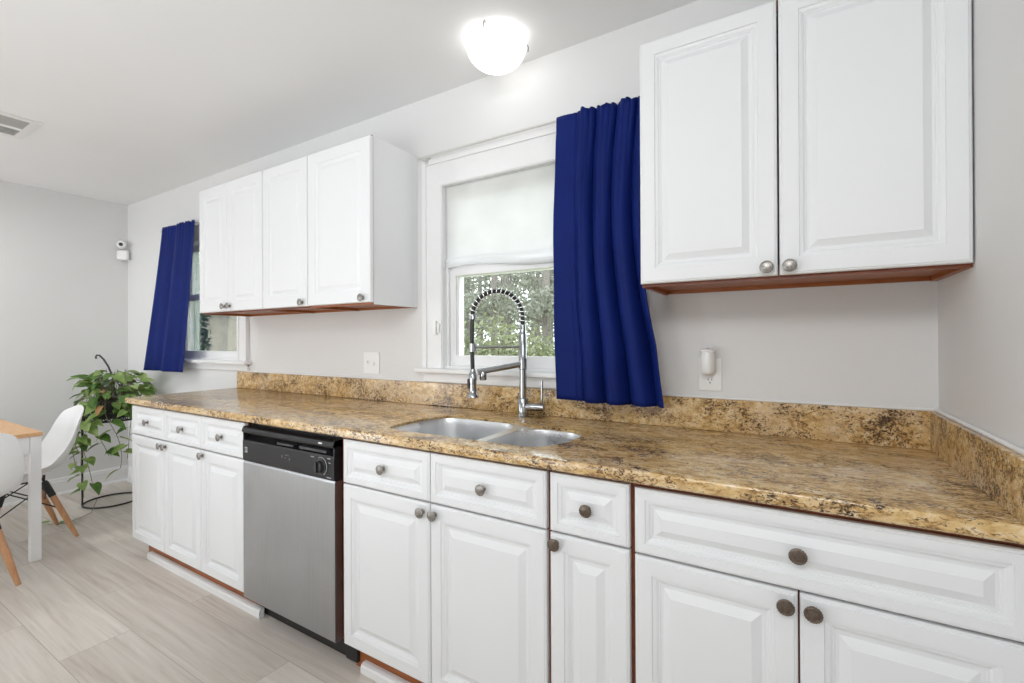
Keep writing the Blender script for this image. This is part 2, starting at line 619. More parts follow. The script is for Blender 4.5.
# the side of the room behind the camera: wall, opening added for light
structure('wall_front', boxes(
    (XL - T, -4.98, YF - T, YF, 0, ZC), (-4.25, XR + T, YF - T, YF, 0, ZC),
    (-4.98, -4.25, YF - T, YF, 2.05, ZC)), M['wall'])


def base_prof(bm, p0, p1, inward, h=0.135, t=0.016):
    """Moulded skirting from p0 to p1; inward is the horizontal normal into the room."""
    p0, p1, n = Vector(p0), Vector(p1), Vector(inward)
    prof = [(0, 0), (t + 0.012, 0), (t + 0.012, 0.008), (t + 0.008, 0.018), (t, 0.022), (t, h - 0.03), (t - 0.004, h - 0.024),
            (t - 0.005, h - 0.010), (0.004, h), (0, h)]
    A = [bm.verts.new(p0 + n * a + Vector((0, 0, b))) for a, b in prof]
    B = [bm.verts.new(p1 + n * a + Vector((0, 0, b))) for a, b in prof]
    k = len(prof)
    for i in range(k):
        bm.faces.new((A[i], A[(i + 1) % k], B[(i + 1) % k], B[i]))
    bm.faces.new(A[::-1])
    bm.faces.new(B)
    return bm


structure('baseboard_left', base_prof(bmesh.new(), (XL, YF, 0), (XL, YB, 0), (1, 0, 0)), M['trim'])
structure('baseboard_back', base_prof(bmesh.new(), (XL + 0.03, YB, 0), (-3.27, YB, 0), (0, -1, 0)), M['trim'])


def window(name, x0, x1, label, shade):
    """Double hung window in the back wall; x0, x1 is the wall opening."""
    root = thing(name, ((x0 + x1) / 2, 0.0, WZ0), label, None)
    root['kind'] = 'structure'
    cw, a0, a1 = 0.118, x0 + 0.012, x1 - 0.012
    o0, o1, top = a0 - cw, a1 + cw, 2.134
    zt = WZ1 - 0.012
    bm = boxes((o0, a0, -0.016, 0.0, 1.104, top), (a1, o1, -0.016, 0.0, 1.104, top), (a0, a1, -0.016, 0.0, zt, top))
    # outer back band and inner bead
    for b in ((o0 - 0.004, o0 + 0.02, -0.026, 0.0, 1.104, top - 0.0205), (o1 - 0.02, o1 + 0.004, -0.026, 0.0, 1.104, top - 0.0205),
              (o0 - 0.004, o1 + 0.004, -0.026, 0.0, top - 0.02, top + 0.006),
              (a0 - 0.022, a0 - 0.004, -0.021, 0.0, 1.104, zt + 0.022), (a1 + 0.004, a1 + 0.022, -0.021, 0.0, 1.104, zt + 0.022),
              (a0 - 0.004, a1 + 0.004, -0.021, 0.0, zt + 0.004, zt + 0.022)):
        box(bm, *b)
    obj('window_casing', bm, M['trim'], root)
    obj('window_jamb', boxes((x0, a0, 0.0, 0.14, WZ0, WZ1), (a1, x1, 0.0, 0.14, WZ0, WZ1), (a0, a1, 0.0, 0.14, zt, WZ1),
                             (a0, a1, 0.0, 0.15, WZ0, 1.116), (a0, a0 + 0.012, 0.018, 0.03, 1.116, zt), (a1 - 0.012, a1, 0.018, 0.03, 1.116, zt)),
        M['trim'], root)
    bm = bbox_bm(o0 - 0.035, o1 + 0.035, -0.055, 0.0, 1.082, 1.104, 0.006)
    obj('window_sill', bm, M['trim'], root, smooth=True, angle=40)
    bm = bbox_bm(o0 - 0.005, o1 + 0.005, -0.018, 0.0, 1.036, 1.082, 0.003)
    box(bm, o0 - 0.005, o1 + 0.005, -0.026, 0.0, 1.070, 1.082)
    obj('window_apron', bm, M['trim'], root)

    def sash(y0, y1, z0, z1, nm):
        st = 0.046
        s = obj(nm, boxes((a0, a0 + st, y0, y1, z0, z1), (a1 - st, a1, y0, y1, z0, z1), (a0 + st, a1 - st, y0, y1, z0, z0 + 0.052),
                          (a0 + st, a1 - st, y0, y1, z1 - 0.046, z1), (a0 + st - 0.002, a0 + st + 0.008, y0 + 0.01, y1, z0 + .05, z1 - .044),
                          (a1 - st - 0.008, a1 - st + 0.002, y0 + 0.01, y1, z0 + .05, z1 - .044)), M['trim'], root)
        obj('glass_pane', boxes((a0 + st, a1 - st, y0 + 0.014, y0 + 0.018, z0 + 0.05, z1 - 0.044)), M['glass'], s)
        return s
    sash(0.032, 0.064, 1.116, 1.606, 'lower_sash')
    sash(0.068, 0.100, 1.560, zt, 'upper_sash')
    obj('outer_mint_strip', boxes((a0, a0 + 0.018, 0.115, 0.135, 1.116, zt), (a1 - 0.018, a1, 0.115, 0.135, 1.116, zt),
                             (a0 + 0.018, a1 - 0.018, 0.115, 0.135, zt - 0.03, zt)), M['mint'], root)  # thin mint strips along the outer jambs and head
    if shade:
        s0, s1, ztop, zb = a0 + 0.004, a1 - 0.004, zt - 0.002, 1.588
        nx, nz = 60, 40
        bm = bmesh.new()
        rows = []
        for i in range(nz + 1):
            t = i / nz
            row = []
            for j in range(nx + 1):
                s = j / nx
                x = s0 + (s1 - s0) * s
                sag = 0.014 * sin(PI * s * 2.2 + 0.4) * max(0, t - 0.80) / 0.20
                z = ztop + (zb - ztop) * t + sag
                y = 0.012 - 0.014 * math.exp(-((t - 0.90 - 0.02 * sin(5 * s)) / 0.025) ** 2) - 0.016 * math.exp(-((t - 0.975) / 0.022) ** 2)
                y += 0.003 * sin(9 * s + 3 * t) * t
                row.append(bm.verts.new((x, y, z)))
            rows.append(row)
        for a, b in zip(rows, rows[1:]):
            for j in range(nx):
                bm.faces.new((a[j], a[j + 1], b[j + 1], b[j]))
        sh = obj('fabric_shade', bm, M['shade'], root, smooth=True, recalc=False)
        md = sh.modifiers.new('thickness', 'SOLIDIFY')
        md.thickness = 0.0015
        obj('shade_cord_stop', bbox_bm(s0 + 0.012, s0 + 0.020, -0.004, 0.004, 1.580, 1.604, 0.002), M['trim'], root)
    return root


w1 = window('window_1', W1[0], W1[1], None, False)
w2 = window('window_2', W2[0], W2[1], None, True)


# white bead of caulk trim along the top of the granite splash
def rod_trim(name, p0, p1, r):
    bm = bmesh.new()
    tube(bm, [p0, p1], r, 8)
    return structure(name, bm, M['trim'], smooth=True, angle=50)


CT, CB, CF = 0.920, 0.8875, -0.648           # counter top, underside and front edge
CX0 = -3.286
BS = 1.032
rod_trim('trim_1', (CX0, -0.004, BS + 0.003), (XR, -0.004, BS + 0.003), 0.0045)
rod_trim('trim_2', (XR - 0.005, 0, BS + 0.003), (XR - 0.005, -0.65, BS + 0.003), 0.006)


def shoe(name, x0, x1):
    prof = [(-0.572, 0.0), (-0.594, 0.0), (-0.597, 0.006), (-0.597, 0.028), (-0.593, 0.036), (-0.584, 0.040), (-0.572, 0.040)]
    bm = bmesh.new()
    A = [bm.verts.new((x0, y, z)) for y, z in prof]
    B = [bm.verts.new((x1, y, z)) for y, z in prof]
    k = len(prof)
    for i in range(k):
        bm.faces.new((A[i], A[(i + 1) % k], B[(i + 1) % k], B[i]))
    bm.faces.new(A[::-1])
    bm.faces.new(B)
    return structure(name, bm, M['trim'])


shoe('trim_3', -3.145, -2.035)
shoe('trim_4', -1.375, 0.355)

# ------------------------------------------------------------------ base cabinets
YD = -0.633                                  # face of the base doors
YFR = -0.612                                 # face of the frames behind them
ZD0, ZD1, ZW0, ZW1 = 0.1165, 0.7105, 0.7165, 0.8765


def base_cabinet(label, x0, x1, doors, drawers, left_side_white=False, knob_mat='nickel', F=0.044, DFr=0.024, filler=None, drop=0.0):
    """doors: (x0, x1, knob_x, knob_z); drawers: (x0, x1, knob_x)."""
    c = thing('base_cabinet', ((x0 + x1) / 2, -0.3, 0), label, 'cabinet')
    e = 0.0004
    x0i, x1i = x0 + e, x1 - e
    bm = boxes((x0i, x0i + 0.016, YFR + 0.019, -0.004, 0.105, CB - 0.002), (x1i - 0.016, x1i, YFR + 0.019, -0.004, 0.105, CB - 0.002),
               (x0i + 0.016, x1i - 0.016, YFR + 0.019, -0.004, 0.105, 0.121), (x0i + 0.016, x1i - 0.016, -0.012, -0.004, 0.121, CB - 0.002))
    obj('carcass', bm, M['cab'] if left_side_white else M['cherry'], c)
    bm = boxes((x0i, x0i + 0.035, YFR, YFR + 0.0185, 0.105, CB - 0.001), (x1i - 0.035, x1i, YFR, YFR + 0.0185, 0.105, CB - 0.001),
               (x0i + 0.035, x1i - 0.035, YFR, YFR + 0.0185, CB - 0.038, CB - 0.001),
               (x0i + 0.035, x1i - 0.035, YFR, YFR + 0.0185, ZD1 - 0.02, ZW0 + 0.02),
               (x0i + 0.035, x1i - 0.035, YFR, YFR + 0.0185, 0.105, 0.14))
    if len(doors) == 2:
        mid = (doors[0][1] + doors[1][0]) / 2
        box(bm, mid - 0.02, mid + 0.02, YFR, YFR + 0.0185, 0.14, ZD1 - 0.02)
    if len(drawers) == 2:
        mid = (drawers[0][1] + drawers[1][0]) / 2
        box(bm, mid - 0.02, mid + 0.02, YFR, YFR + 0.0185, ZW0 + 0.02, CB - 0.038)
    obj('face_frame', bm, M['cherry'], c)
    obj('toe_kick', boxes((x0i + (0.05 if x0 < -3 else 0), x1i, -0.571, -0.553, 0.0, 0.1045)), M['orange'], c)
    if filler:
        obj('filler_strip', boxes((filler[0], filler[1], YFR + 0.010, YFR + 0.018, 0.105, CB - 0.001)), M['cherry'], c)
    for a, b, kx, kz in doors:
        d = obj('door', panel_bm(a, b, ZD0, ZD1 - drop, YD, prof_full(F)), M['cab'], c)
        obj('knob', knob_bm(kx, YD + 0.0005, kz), M[knob_mat], d, smooth=True, angle=35)
    for a, b, kx in drawers:
        d = obj('drawer_front', panel_bm(a, b, ZW0 - drop, ZW1 - drop * 0.8, YD, prof_full(DFr, 0.88)), M['cab'], c)
        obj('knob', knob_bm(kx, YD + 0.0022, (ZW0 + ZW1) / 2 - 0.001 - drop), M[knob_mat], d, smooth=True, angle=35)
    return c


g = 0.0018
B0, B1, B2, B3 = -3.243, -2.842, -2.464, -2.0875
base_cabinet('white two-door base cabinet at the plant end of the counter', B0, B2,
             [(B0, B1 - g, B1 - 0.034, 0.686), (B1 + g, B2 - g, B1 + 0.014, 0.686)],
             [(B0, B1 - g, (B0 + B1) / 2), (B1 + g, B2 - g, (B1 + B2) / 2)], True)
base_cabinet('narrow white one-door base cabinet left of the dishwasher', B2, B3,
             [(B2 + g, B3, B2 + 0.019, 0.688)], [(B2 + g, B3, (B2 + B3) / 2)], True)
S0, S1, S2 = -1.4266, -1.005, -0.5825
base_cabinet('white sink base cabinet right of the dishwasher with two false drawers', -1.428, -0.5765,
             [(S0, S1 - g, S1 - 0.029, 0.682), (S1 + g, S2, S1 + 0.023, 0.682)],
             [(S0, S1 - g, (S0 + S1) / 2), (S1 + g, S2, (S1 + S2) / 2)], filler=(-1.464, -1.429))
base_cabinet('narrowest white base cabinet, one drawer over one door, right of the sink', -0.5765, -0.342,
             [(-0.5706, -0.3487, -0.551, 0.687)], [(-0.5706, -0.3487, -0.459)], F=0.042, knob_mat='bronze')
base_cabinet('wide white base cabinet with one long drawer in the right corner', -0.342, 0.364,
             [(-0.3349, 0.0120, -0.010, 0.6785), (0.0158, 0.3625, 0.039, 0.6780)], [(-0.3349, 0.3625, 0.0125)], F=0.042, DFr=0.026,
             knob_mat='bronze', drop=0.0055)

# ------------------------------------------------------------------ dishwasher
DX0, DX1 = -2.0835, -1.4675
dw = thing('dishwasher', ((DX0 + DX1) / 2, -0.3, 0), 'stainless steel dishwasher with black control panel under the counter', 'dishwasher')
obj('tub', bbox_bm(DX0 + 0.004, DX1 - 0.002, -0.595, -0.03, 0.12, 0.872), M['black'], dw)
bm = bmesh.new()
yf = -0.636
prof = [(-0.600, 0.104), (yf + 0.006, 0.102), (yf, 0.108), (yf, 0.704), (yf + 0.003, 0.712), (-0.600, 0.712)]
A = [bm.verts.new((DX0, y, z)) for y, z in prof]
B = [bm.verts.new((DX1, y, z)) for y, z in prof]
for i in range(len(prof)):
    j = (i + 1) % len(prof)
    bm.faces.new((A[i], A[j], B[j], B[i]))
bm.faces.new(A[::-1])
bm.faces.new(B)
obj('door_panel', bm, M['steel'], dw)
bm = bmesh.new()
prof = [(-0.590, 0.714), (-0.634, 0.714), (-0.638, 0.719), (-0.639, 0.800), (-0.637, 0.806), (-0.612, 0.812), (-0.602, 0.824),
        (-0.604, 0.838), (-0.616, 0.842), (-0.640, 0.838), (-0.644, 0.846), (-0.639, 0.860), (-0.620, 0.866), (-0.590, 0.866)]
A = [bm.verts.new((DX0, y, z)) for y, z in prof]
B = [bm.verts.new((DX1, y, z)) for y, z in prof]
for i in range(len(prof)):
    j = (i + 1) % len(prof)
    bm.faces.new((A[i], A[j], B[j], B[i]))
bm.faces.new(A[::-1])
bm.faces.new(B)
for xa in (DX0, DX1 - 0.006):
    box(bm, xa, xa + 0.006, -0.637, -0.592, 0.806, 0.8655)
panel = obj('control_panel', bm, M['black_gloss'], dw)
obj('vent_bar', boxes((DX0 + 0.25, DX0 + 0.36, -0.635, -0.612, 0.8125, 0.820), (DX0 + 0.40, DX1 - 0.05, -0.635, -0.614, 0.8125, 0.822)), M['black'], panel)
bm = bmesh.new()
kx, kz, ky = DX1 - 0.075, 0.762, -0.639
m = align((kx, ky, kz), (0, -1, 0))
lathe(bm, [(0.030, 0), (0.030, 0.004), (0.024, 0.006), (0.022, 0.018), (0.020, 0.020), (0, 0.0205)], 32, m)
box(bm, kx - 0.004, kx + 0.004, ky - 0.027, ky - 0.019, kz - 0.020, kz + 0.020)
obj('dial', bm, M['black'], panel, smooth=True, angle=35)
bm = bmesh.new()
tube(bm, [(kx + 0.034 * sin(a), ky - 0.0008, kz + 0.034 * cos(a)) for a in [rad(-28 + 12 * i) for i in range(16)]], 0.0014, 6)
for x, z, w in ((-0.052, 0.030, 0.020), (0.046, 0.034, 0.018), (0.050, 0.018, 0.012), (0.046, -0.038, 0.024)):
    box(bm, kx + x - w / 2, kx + x + w / 2, ky - 0.0012, ky, kz + z - 0.0015, kz + z + 0.0015)
obj('dial_marks', bm, M['grey_mark'], panel)
bm = boxes((DX0 + 0.018, DX0 + 0.037, -0.6405, -0.639, 0.752, 0.776))
bmesh.ops.bevel(bm, geom=bm.edges[:], offset=0.0006, segments=1, affect='EDGES')
badge = obj('badge', bm, M['grey_mark'], panel)
bm = bmesh.new()
bx, bz = DX0 + 0.0275, 0.764
tube(bm, [(bx + 0.0075 * cos(a), -0.6407, bz + 0.0075 * sin(a)) for a in [2 * PI * i / 24 for i in range(24)]], 0.0008, 6, closed=True)
tube(bm, [(bx - 0.003 + 0.0028 * cos(a), -0.6407, bz + 0.004 * sin(a)) for a in [rad(40 + 14 * i) for i in range(23)]], 0.0006, 6)
tube(bm, [(bx + 0.0032 + 0.0024 * cos(a), -0.6407, bz + 0.002 + 0.002 * sin(a)) for a in [rad(30 + 14 * i) for i in range(18)]], 0.0006, 6)
tube(bm, [(bx + 0.0032 + 0.0024 * cos(a), -0.6407, bz - 0.002 + 0.002 * sin(a)) for a in [rad(90 + 14 * i) for i in range(18)]], 0.0006, 6)
obj('badge_letters', bm, M['black'], panel)
bm = bmesh.new()
cx = (DX0 + DX1) / 2 + 0.005
for x, z, w, h in ((-0.020, 0.768, 0.012, 0.010), (0.012, 0.776, 0.026, 0.004), (0.030, 0.762, 0.010, 0.010), (0.002, 0.764, 0.014, 0.003)):
    box(bm, cx + x - w / 2, cx + x + w / 2, -0.6398, -0.6388, z - h / 2, z + h / 2)
obj('button_marks', bm, plain('dim_grey_print', (0.10, 0.10, 0.105), 0.4), panel)
obj('status_light', bbox_bm(DX1 - 0.085, DX1 - 0.065, -0.645, -0.640, 0.848, 0.854, 0.001), M['plastic'], panel)
obj('kick_plate', boxes((DX0 + 0.006, DX1 + 0.03, -0.560, -0.545, 0.004, 0.118)), M['dark'], dw)
obj('hinge_foot', bbox_bm(DX1 - 0.005, DX1 + 0.060, -0.585, -0.5605, 0.020, 0.085, 0.004), M['dark'], dw)

# ------------------------------------------------------------------ countertop with the sink cut-out


def round_poly(pts, seg=7):
    """pts: (x, y, radius); returns a list of 2-D points with filleted corners."""
    out = []
    n = len(pts)
    for i in range(n):
        p = Vector(pts[i][:2])
        r = pts[i][2]
        a = (Vector(pts[i - 1][:2]) - p)
        b = (Vector(pts[(i + 1) % n][:2]) - p)
        if r <= 0:
            out.append(p)
            continue
        ang = a.angle(b)
        d = min(r / math.tan(ang / 2), a.length * 0.49, b.length * 0.49)
        s, e = p + a.normalized() * d, p + b.normalized() * d
        for k in range(seg + 1):
            t = k / seg
            out.append(s * (1 - t) ** 2 + p * 2 * t * (1 - t) + e * t ** 2)
    return out


LB = [(-1.288, -0.562, 0.09), (-0.893, -0.562, 0.05), (-0.893, -0.30, 0.12), (-0.93, -0.216, 0.14), (-1.26, -0.216, 0.16), (-1.296, -0.36, 0.1)]
RB = [(-0.858, -0.556, 0.05), (-0.655, -0.556, 0.09), (-0.604, -0.44, 0.12), (-0.604, -0.262, 0.10), (-0.80, -0.252, 0.10), (-0.858, -0.33, 0.08)]
HOLE = [(-1.292, -0.566, 0.09), (-0.65, -0.560, 0.09), (-0.600, -0.44, 0.12), (-0.600, -0.256, 0.11), (-0.84, -0.244, 0.05), (-0.92, -0.211, 0.06),
        (-1.262, -0.211, 0.16), (-1.300, -0.36, 0.1)]
hole = round_poly(HOLE)


def fill_loops(bm, loops):
    es = []
    for lp in loops:
        k = len(lp)
        es += [bm.edges.get((lp[i], lp[(i + 1) % k])) or bm.edges.new((lp[i], lp[(i + 1) % k])) for i in range(k)]
    return bmesh.ops.triangle_fill(bm, use_beauty=True, use_dissolve=False, edges=es)


ct = thing('countertop', (-1.46, -0.32, CB), 'speckled gold granite countertop running along the back wall', 'countertop')
bm = bmesh.new()
outer_t, ztop, zbot = [], CT, CB
CXR = XR - 0.001
# eased front and left edges: rings from the underside up and over
rings = []
for ins, z in ((0.004, zbot), (0.0, zbot + 0.004), (0.0, ztop - 0.007), (0.001, ztop - 0.0035), (0.003, ztop - 0.001), (0.007, ztop)):
    rings.append([bm.verts.new(p) for p in ((CX0 + ins, -0.001, z), (CX0 + ins, CF + ins, z), (CXR, CF + ins, z), (CXR, -0.001, z))])
for a, b in zip(rings, rings[1:]):
    for j in range(4):
        bm.faces.new((a[j], a[(j + 1) % 4], b[(j + 1) % 4], b[j]))
ht = [bm.verts.new((p.x, p.y, ztop)) for p in hole]
hb = [bm.verts.new((p.x, p.y, zbot)) for p in hole]
k = len(hole)
for j in range(k):
    bm.faces.new((ht[j], ht[(j + 1) % k], hb[(j + 1) % k], hb[j]))
fill_loops(bm, [rings[-1], ht])
fill_loops(bm, [rings[0], hb])
obj('slab', bm, M['granite'], ct, smooth=True, angle=30)
obj('backsplash', bbox_bm(CX0, XR - 0.001, -0.021, -0.001, CT + 0.0003, BS, 0.002), M['granite_splash'], ct)
obj('side_splash', bbox_bm(XR - 0.023, XR - 0.0012, CF + 0.004, -0.0215, CT + 0.0003, BS, 0.002), M['granite_side'], ct)

# ------------------------------------------------------------------ sink
sk = thing('kitchen_sink', (-0.95, -0.39, 0.70), 'stainless double-bowl sink set into the granite counter', 'sink')
lb, rb = round_poly(LB), round_poly(RB)
RZ = 0.911
rim_out = [Vector((p.x, p.y)) for p in hole]
cxy = sum(rim_out, Vector((0, 0))) / len(rim_out)
rim_out = [p + (cxy - p).normalized() * 0.0015 for p in rim_out]


def bowl(pts, depth):
    bm = bmesh.new()
    c = sum((Vector((p.x, p.y)) for p in pts), Vector((0, 0))) / len(pts)
    rings = []
    for sc, z in ((1.0, RZ - 0.001), (0.992, RZ - 0.006), (0.985, RZ - 0.03), (0.955, RZ - depth + 0.05), (0.93, RZ - depth + 0.02),
                  (0.86, RZ - depth + 0.004), (0.70, RZ - depth), (0.14, RZ - depth - 0.004)):
        rings.append([bm.verts.new((c.x + (p.x - c.x) * sc, c.y + (p.y - c.y) * sc, z)) for p in pts])
    n = len(pts)
    for a, b in zip(rings, rings[1:]):
        for j in range(n):
            bm.faces.new((a[j], a[(j + 1) % n], b[(j + 1) % n], b[j]))
    bm.faces.new(rings[-1])
    return bm, c


bm = bmesh.new()
ro = [bm.verts.new((p.x, p.y, RZ)) for p in rim_out]
fill_loops(bm, [ro, [bm.verts.new((p.x, p.y, RZ)) for p in lb], [bm.verts.new((p.x, p.y, RZ)) for p in rb]])
rl = [bm.verts.new((p.x, p.y, CB - 0.003)) for p in rim_out]
for j in range(len(ro)):
    q = (j + 1) % len(ro)
    bm.faces.new((ro[j], ro[q], rl[q], rl[j]))
obj('rim', bm, M['sink'], sk)
for pts, dp in ((lb, 0.20), (rb, 0.17)):
    bm, c = bowl(pts, dp)
    bw = obj('bowl', bm, M['sink'], sk, smooth=True)
    bm = bmesh.new()
    lathe(bm, [(0, RZ - dp - 0.004), (0.022, RZ - dp - 0.003), (0.034, RZ - dp + 0.001), (0.042, RZ - dp + 0.002), (0.044, RZ - dp)], 28,
          Matrix.Translation((c.x, c.y, 0)))
    obj('drain', bm, M['chrome'], bw, smooth=True)

# ------------------------------------------------------------------ faucet
FX, FY = -0.964, -0.088
th = math.atan2(-0.245 - FY, -1.11 - FX)
ux, uy = cos(th), sin(th)
RCH = math.hypot(-0.245 - FY, -1.11 - FX)


def fp(r, z):
    return Vector((FX + ux * r, FY + uy * r, z))


fc = thing('faucet', (FX, FY, CT), 'chrome spring pull-down faucet arching over the double sink', 'faucet')
bm = bmesh.new()
lathe(bm, [(0, CT + 0.0005), (0.026, CT + 0.0005), (0.026, CT + 0.004), (0.0225, CT + 0.006), (0.0225, 0.994), (0.0205, 0.997), (0, 0.997)], 28,
      Matrix.Translation((FX, FY, 0)))
obj('base_body', bm, M['chrome'], fc, smooth=True, angle=40)
bm = bmesh.new()
lathe(bm, [(0, 0.997), (0.0150, 0.997), (0.0150, 1.118), (0.0175, 1.120), (0.0175, 1.265), (0.0165, 1.268), (0.0145, 1.272), (0.0145, 1.305),
           (0.010, 1.308), (0, 1.308)], 24, Matrix.Translation((FX, FY, 0)))
obj('column', bm, M['chrome'], fc, smooth=True, angle=40)
# hose from the column over the arch down to the spray head
R = RCH / 2
ZA = 1.342
arc = [fp(0, 1.303)] + [fp(R - R * cos(a), ZA + R * 0.97 * sin(a)) for a in [PI * i / 40 for i in range(41)]]
hose_pts = arc + [fp(RCH + 0.002, 1.30), fp(RCH + 0.003, 1.22), fp(RCH, 1.105)]
bm = bmesh.new()
tube(bm, hose_pts, 0.0085, 12)
obj('hose', bm, M['rubber'], fc, smooth=True, angle=50)
# the spring coil: helix about the arch
path = arc + []
turns, per = 19, 18
total = []
acc = 0
lens = [0]
for a, b in zip(path, path[1:]):
    acc += (b - a).length
    lens.append(acc)


def along(s):
    for i in range(len(lens) - 1):
        if lens[i + 1] >= s or i == len(lens) - 2:
            t = (s - lens[i]) / max(1e-9, lens[i + 1] - lens[i])
            return path[i].lerp(path[i + 1], t), (path[i + 1] - path[i]).normalized()


side = Vector((-uy, ux, 0))
hel = []
for i in range(turns * per + 1):
    p, t = along(acc * i / (turns * per))
    nrm = side.cross(t).normalized()
    a = 2 * PI * i / per
    hel.append(p + (side * cos(a) + nrm * sin(a)) * 0.0142)
bm = bmesh.new()
tube(bm, hel, 0.0027, 6)
obj('spring_coil', bm, M['coil'], fc, smooth=True)
bm = bmesh.new()
lathe(bm, [(0, -0.008), (0.0155, -0.008), (0.0155, 0.010), (0, 0.010)], 20, align(fp(RCH, 1.336), (0, 0, 1)))
obj('coil_end_ring', bm, M['chrome'], fc, smooth=True, angle=40)
bm = bmesh.new()
tube(bm, [fp(0.012, 1.213), fp(RCH - 0.012, 1.213)], 0.0055, 10)
lathe(bm, [(0.010, -0.016), (0.0155, -0.016), (0.0155, 0.018), (0.010, 0.018)], 20, align(fp(RCH, 1.211), (0, 0, 1)))
obj('hose_holder', bm, M['chrome'], fc, smooth=True, angle=40)
bm = bmesh.new()
tube(bm, [fp(0.010, 1.140), fp(RCH - 0.020, 1.112)], 0.0125, 14)
lathe(bm, [(0, 0.0), (0.0135, 0.0), (0.0150, -0.006), (0.0150, -0.030), (0.012, -0.034), (0, -0.034)], 18, align(fp(RCH * 0.80, 1.112), (0, 0, 1)))
obj('spout_arm', bm, M['chrome'], fc, smooth=True, angle=40)
bm = bmesh.new()
lathe(bm, [(0, 1.125), (0.010, 1.125), (0.012, 1.110), (0.0155, 1.105), (0.0165, 1.080), (0.0145, 1.062), (0.0145, 1.035), (0.016, 1.028),
           (0.023, 1.020), (0.0245, 1.010), (0.022, 1.008), (0, 1.008)], 24, Matrix.Translation(fp(RCH, 0)))
sp = obj('spray_head', bm, M['chrome'], fc, smooth=True, angle=40)
tr = fp(RCH + 0.017, 0)
obj('spray_trigger', bbox_bm(tr.x - 0.005, tr.x + 0.005, tr.y - 0.005, tr.y + 0.005, 1.045, 1.085, 0.002), M['rubber'], sp)
bm = bmesh.new()
hd = Vector((0.985, 0.17, 0)).normalized()
c0 = Vector((FX, FY, 0.962))
lathe(bm, [(0, 0.0), (0.0165, 0.0), (0.0165, 0.070), (0.0150, 0.072), (0.0150, 0.080), (0, 0.080)], 22, align(c0 + hd * 0.012, hd))
tube(bm, [c0 + hd * 0.082 + Vector((0, 0, 0.006)), c0 + hd * 0.084 + Vector((0, 0, 0.112))], 0.0052, 10)
obj('handle', bm, M['chrome'], fc, smooth=True, angle=40)

# ------------------------------------------------------------------ wall cabinets
YU, YUF = -0.3235, -0.303


def wall_cabinet(label, x0, x1, doors, z0, z1, dz0, dz1, prof, right_edge='cherry', knob_mat='nickel', rim_mat='orange'):
    c = thing('wall_cabinet', ((x0 + x1) / 2, -0.15, z0), label, 'cabinet')
    e = 0.0004
    x0i, x1i = x0 + e, x1 - e
    bm = boxes((x0i, x0i + 0.016, YUF + 0.009, -0.001, z0, z1), (x1i - 0.016, x1i, YUF + 0.009, -0.001, z0, z1),
               (x0i + 0.016, x1i - 0.016, YUF + 0.009, -0.001, z1 - 0.016, z1))
    obj('carcass', bm, M['cab'], c)
    obj('face_frame', boxes((x0i, x0i + 0.03, YUF, YUF + 0.0085, z0, z1), (x1i - 0.03, x1i, YUF, YUF + 0.0085, z0, z1),
                            (x0i + 0.03, x1i - 0.03, YUF, YUF + 0.0085, z0, z0 + 0.035), (x0i + 0.03, x1i - 0.03, YUF, YUF + 0.0085, z1 - 0.035, z1)),
        M[right_edge], c)
    obj('bottom_panel', boxes((x0i + 0.0165, x1i - 0.0165, YUF + 0.020, -0.016, z0 + 0.012, z0 + 0.024),
                              (x0i + 0.0165, x1i - 0.0165, -0.0155, -0.002, z0 + 0.0005, z0 + 0.024),
                              (x0i + 0.0002, x0i + 0.0158, YUF + 0.010, -0.002, z0 - 0.0012, z0 - 0.0001),
                              (x1i - 0.0158, x1i - 0.0002, YUF + 0.010, -0.002, z0 - 0.0012, z0 - 0.0001),
                              (x0i + 0.0165, x1i - 0.0165, YUF + 0.009, YUF + 0.0195, z0 + 0.0005, z0 + 0.030),
                              (x0i + 0.0161, x0i + 0.0172, YUF + 0.0196, -0.0156, z0 - 0.001, z0 + 0.0119),
                              (x1i - 0.0172, x1i - 0.0161, YUF + 0.0196, -0.0156, z0 - 0.001, z0 + 0.0119)), M[rim_mat], c)
    for a, b, kx, kz in doors:
        d = obj('door', panel_bm(a, b, dz0, dz1, YU, prof), M['cab'], c)
        obj('knob', knob_bm(kx, YU + 0.0005, kz), M[knob_mat], d, smooth=True, angle=35)
    return c


Z0, Z1, DZ0, DZ1 = 1.409, 2.183, 1.4175, 2.174
pf = prof_flat(0.058)
U = (-3.1406, -2.8204, -2.4632, -2.073, -1.6225)
wall_cabinet('white two-door wall cabinet nearest the dining window', -3.1406, -2.4635,
             [(U[0], U[1] - g, U[1] - 0.030, DZ0 + 0.030), (U[1] + g, U[2] - 0.004, U[1] + 0.030, DZ0 + 0.030)], Z0, Z1, DZ0, DZ1, pf)
wall_cabinet('white single-door wall cabinet, middle unit of the left-hand row', -2.4635, -2.0745,
             [(U[2] + 0.004, U[3] - 0.004, U[3] - 0.040, DZ0 + 0.020)], Z0, Z1, DZ0, DZ1, pf)
wall_cabinet('white single-door wall cabinet with its bare side toward the sink window', -2.0745, -1.6307,
             [(U[3] + 0.004, U[4], U[4] - 0.047, DZ0 + 0.021)], Z0, Z1, DZ0, DZ1, pf, right_edge='orange')
wall_cabinet('white two-door wall cabinet in the right corner over the outlet', -0.4030, 0.3672,
             [(-0.4025, -0.0272, -0.053, DZ0 + 0.022), (-0.0225, 0.3640, 0.001, DZ0 + 0.022)], Z0, Z1, DZ0, DZ1, prof_full(0.046, 0.9),
             knob_mat='nickel', rim_mat='orange')

# ------------------------------------------------------------------ curtains and rods


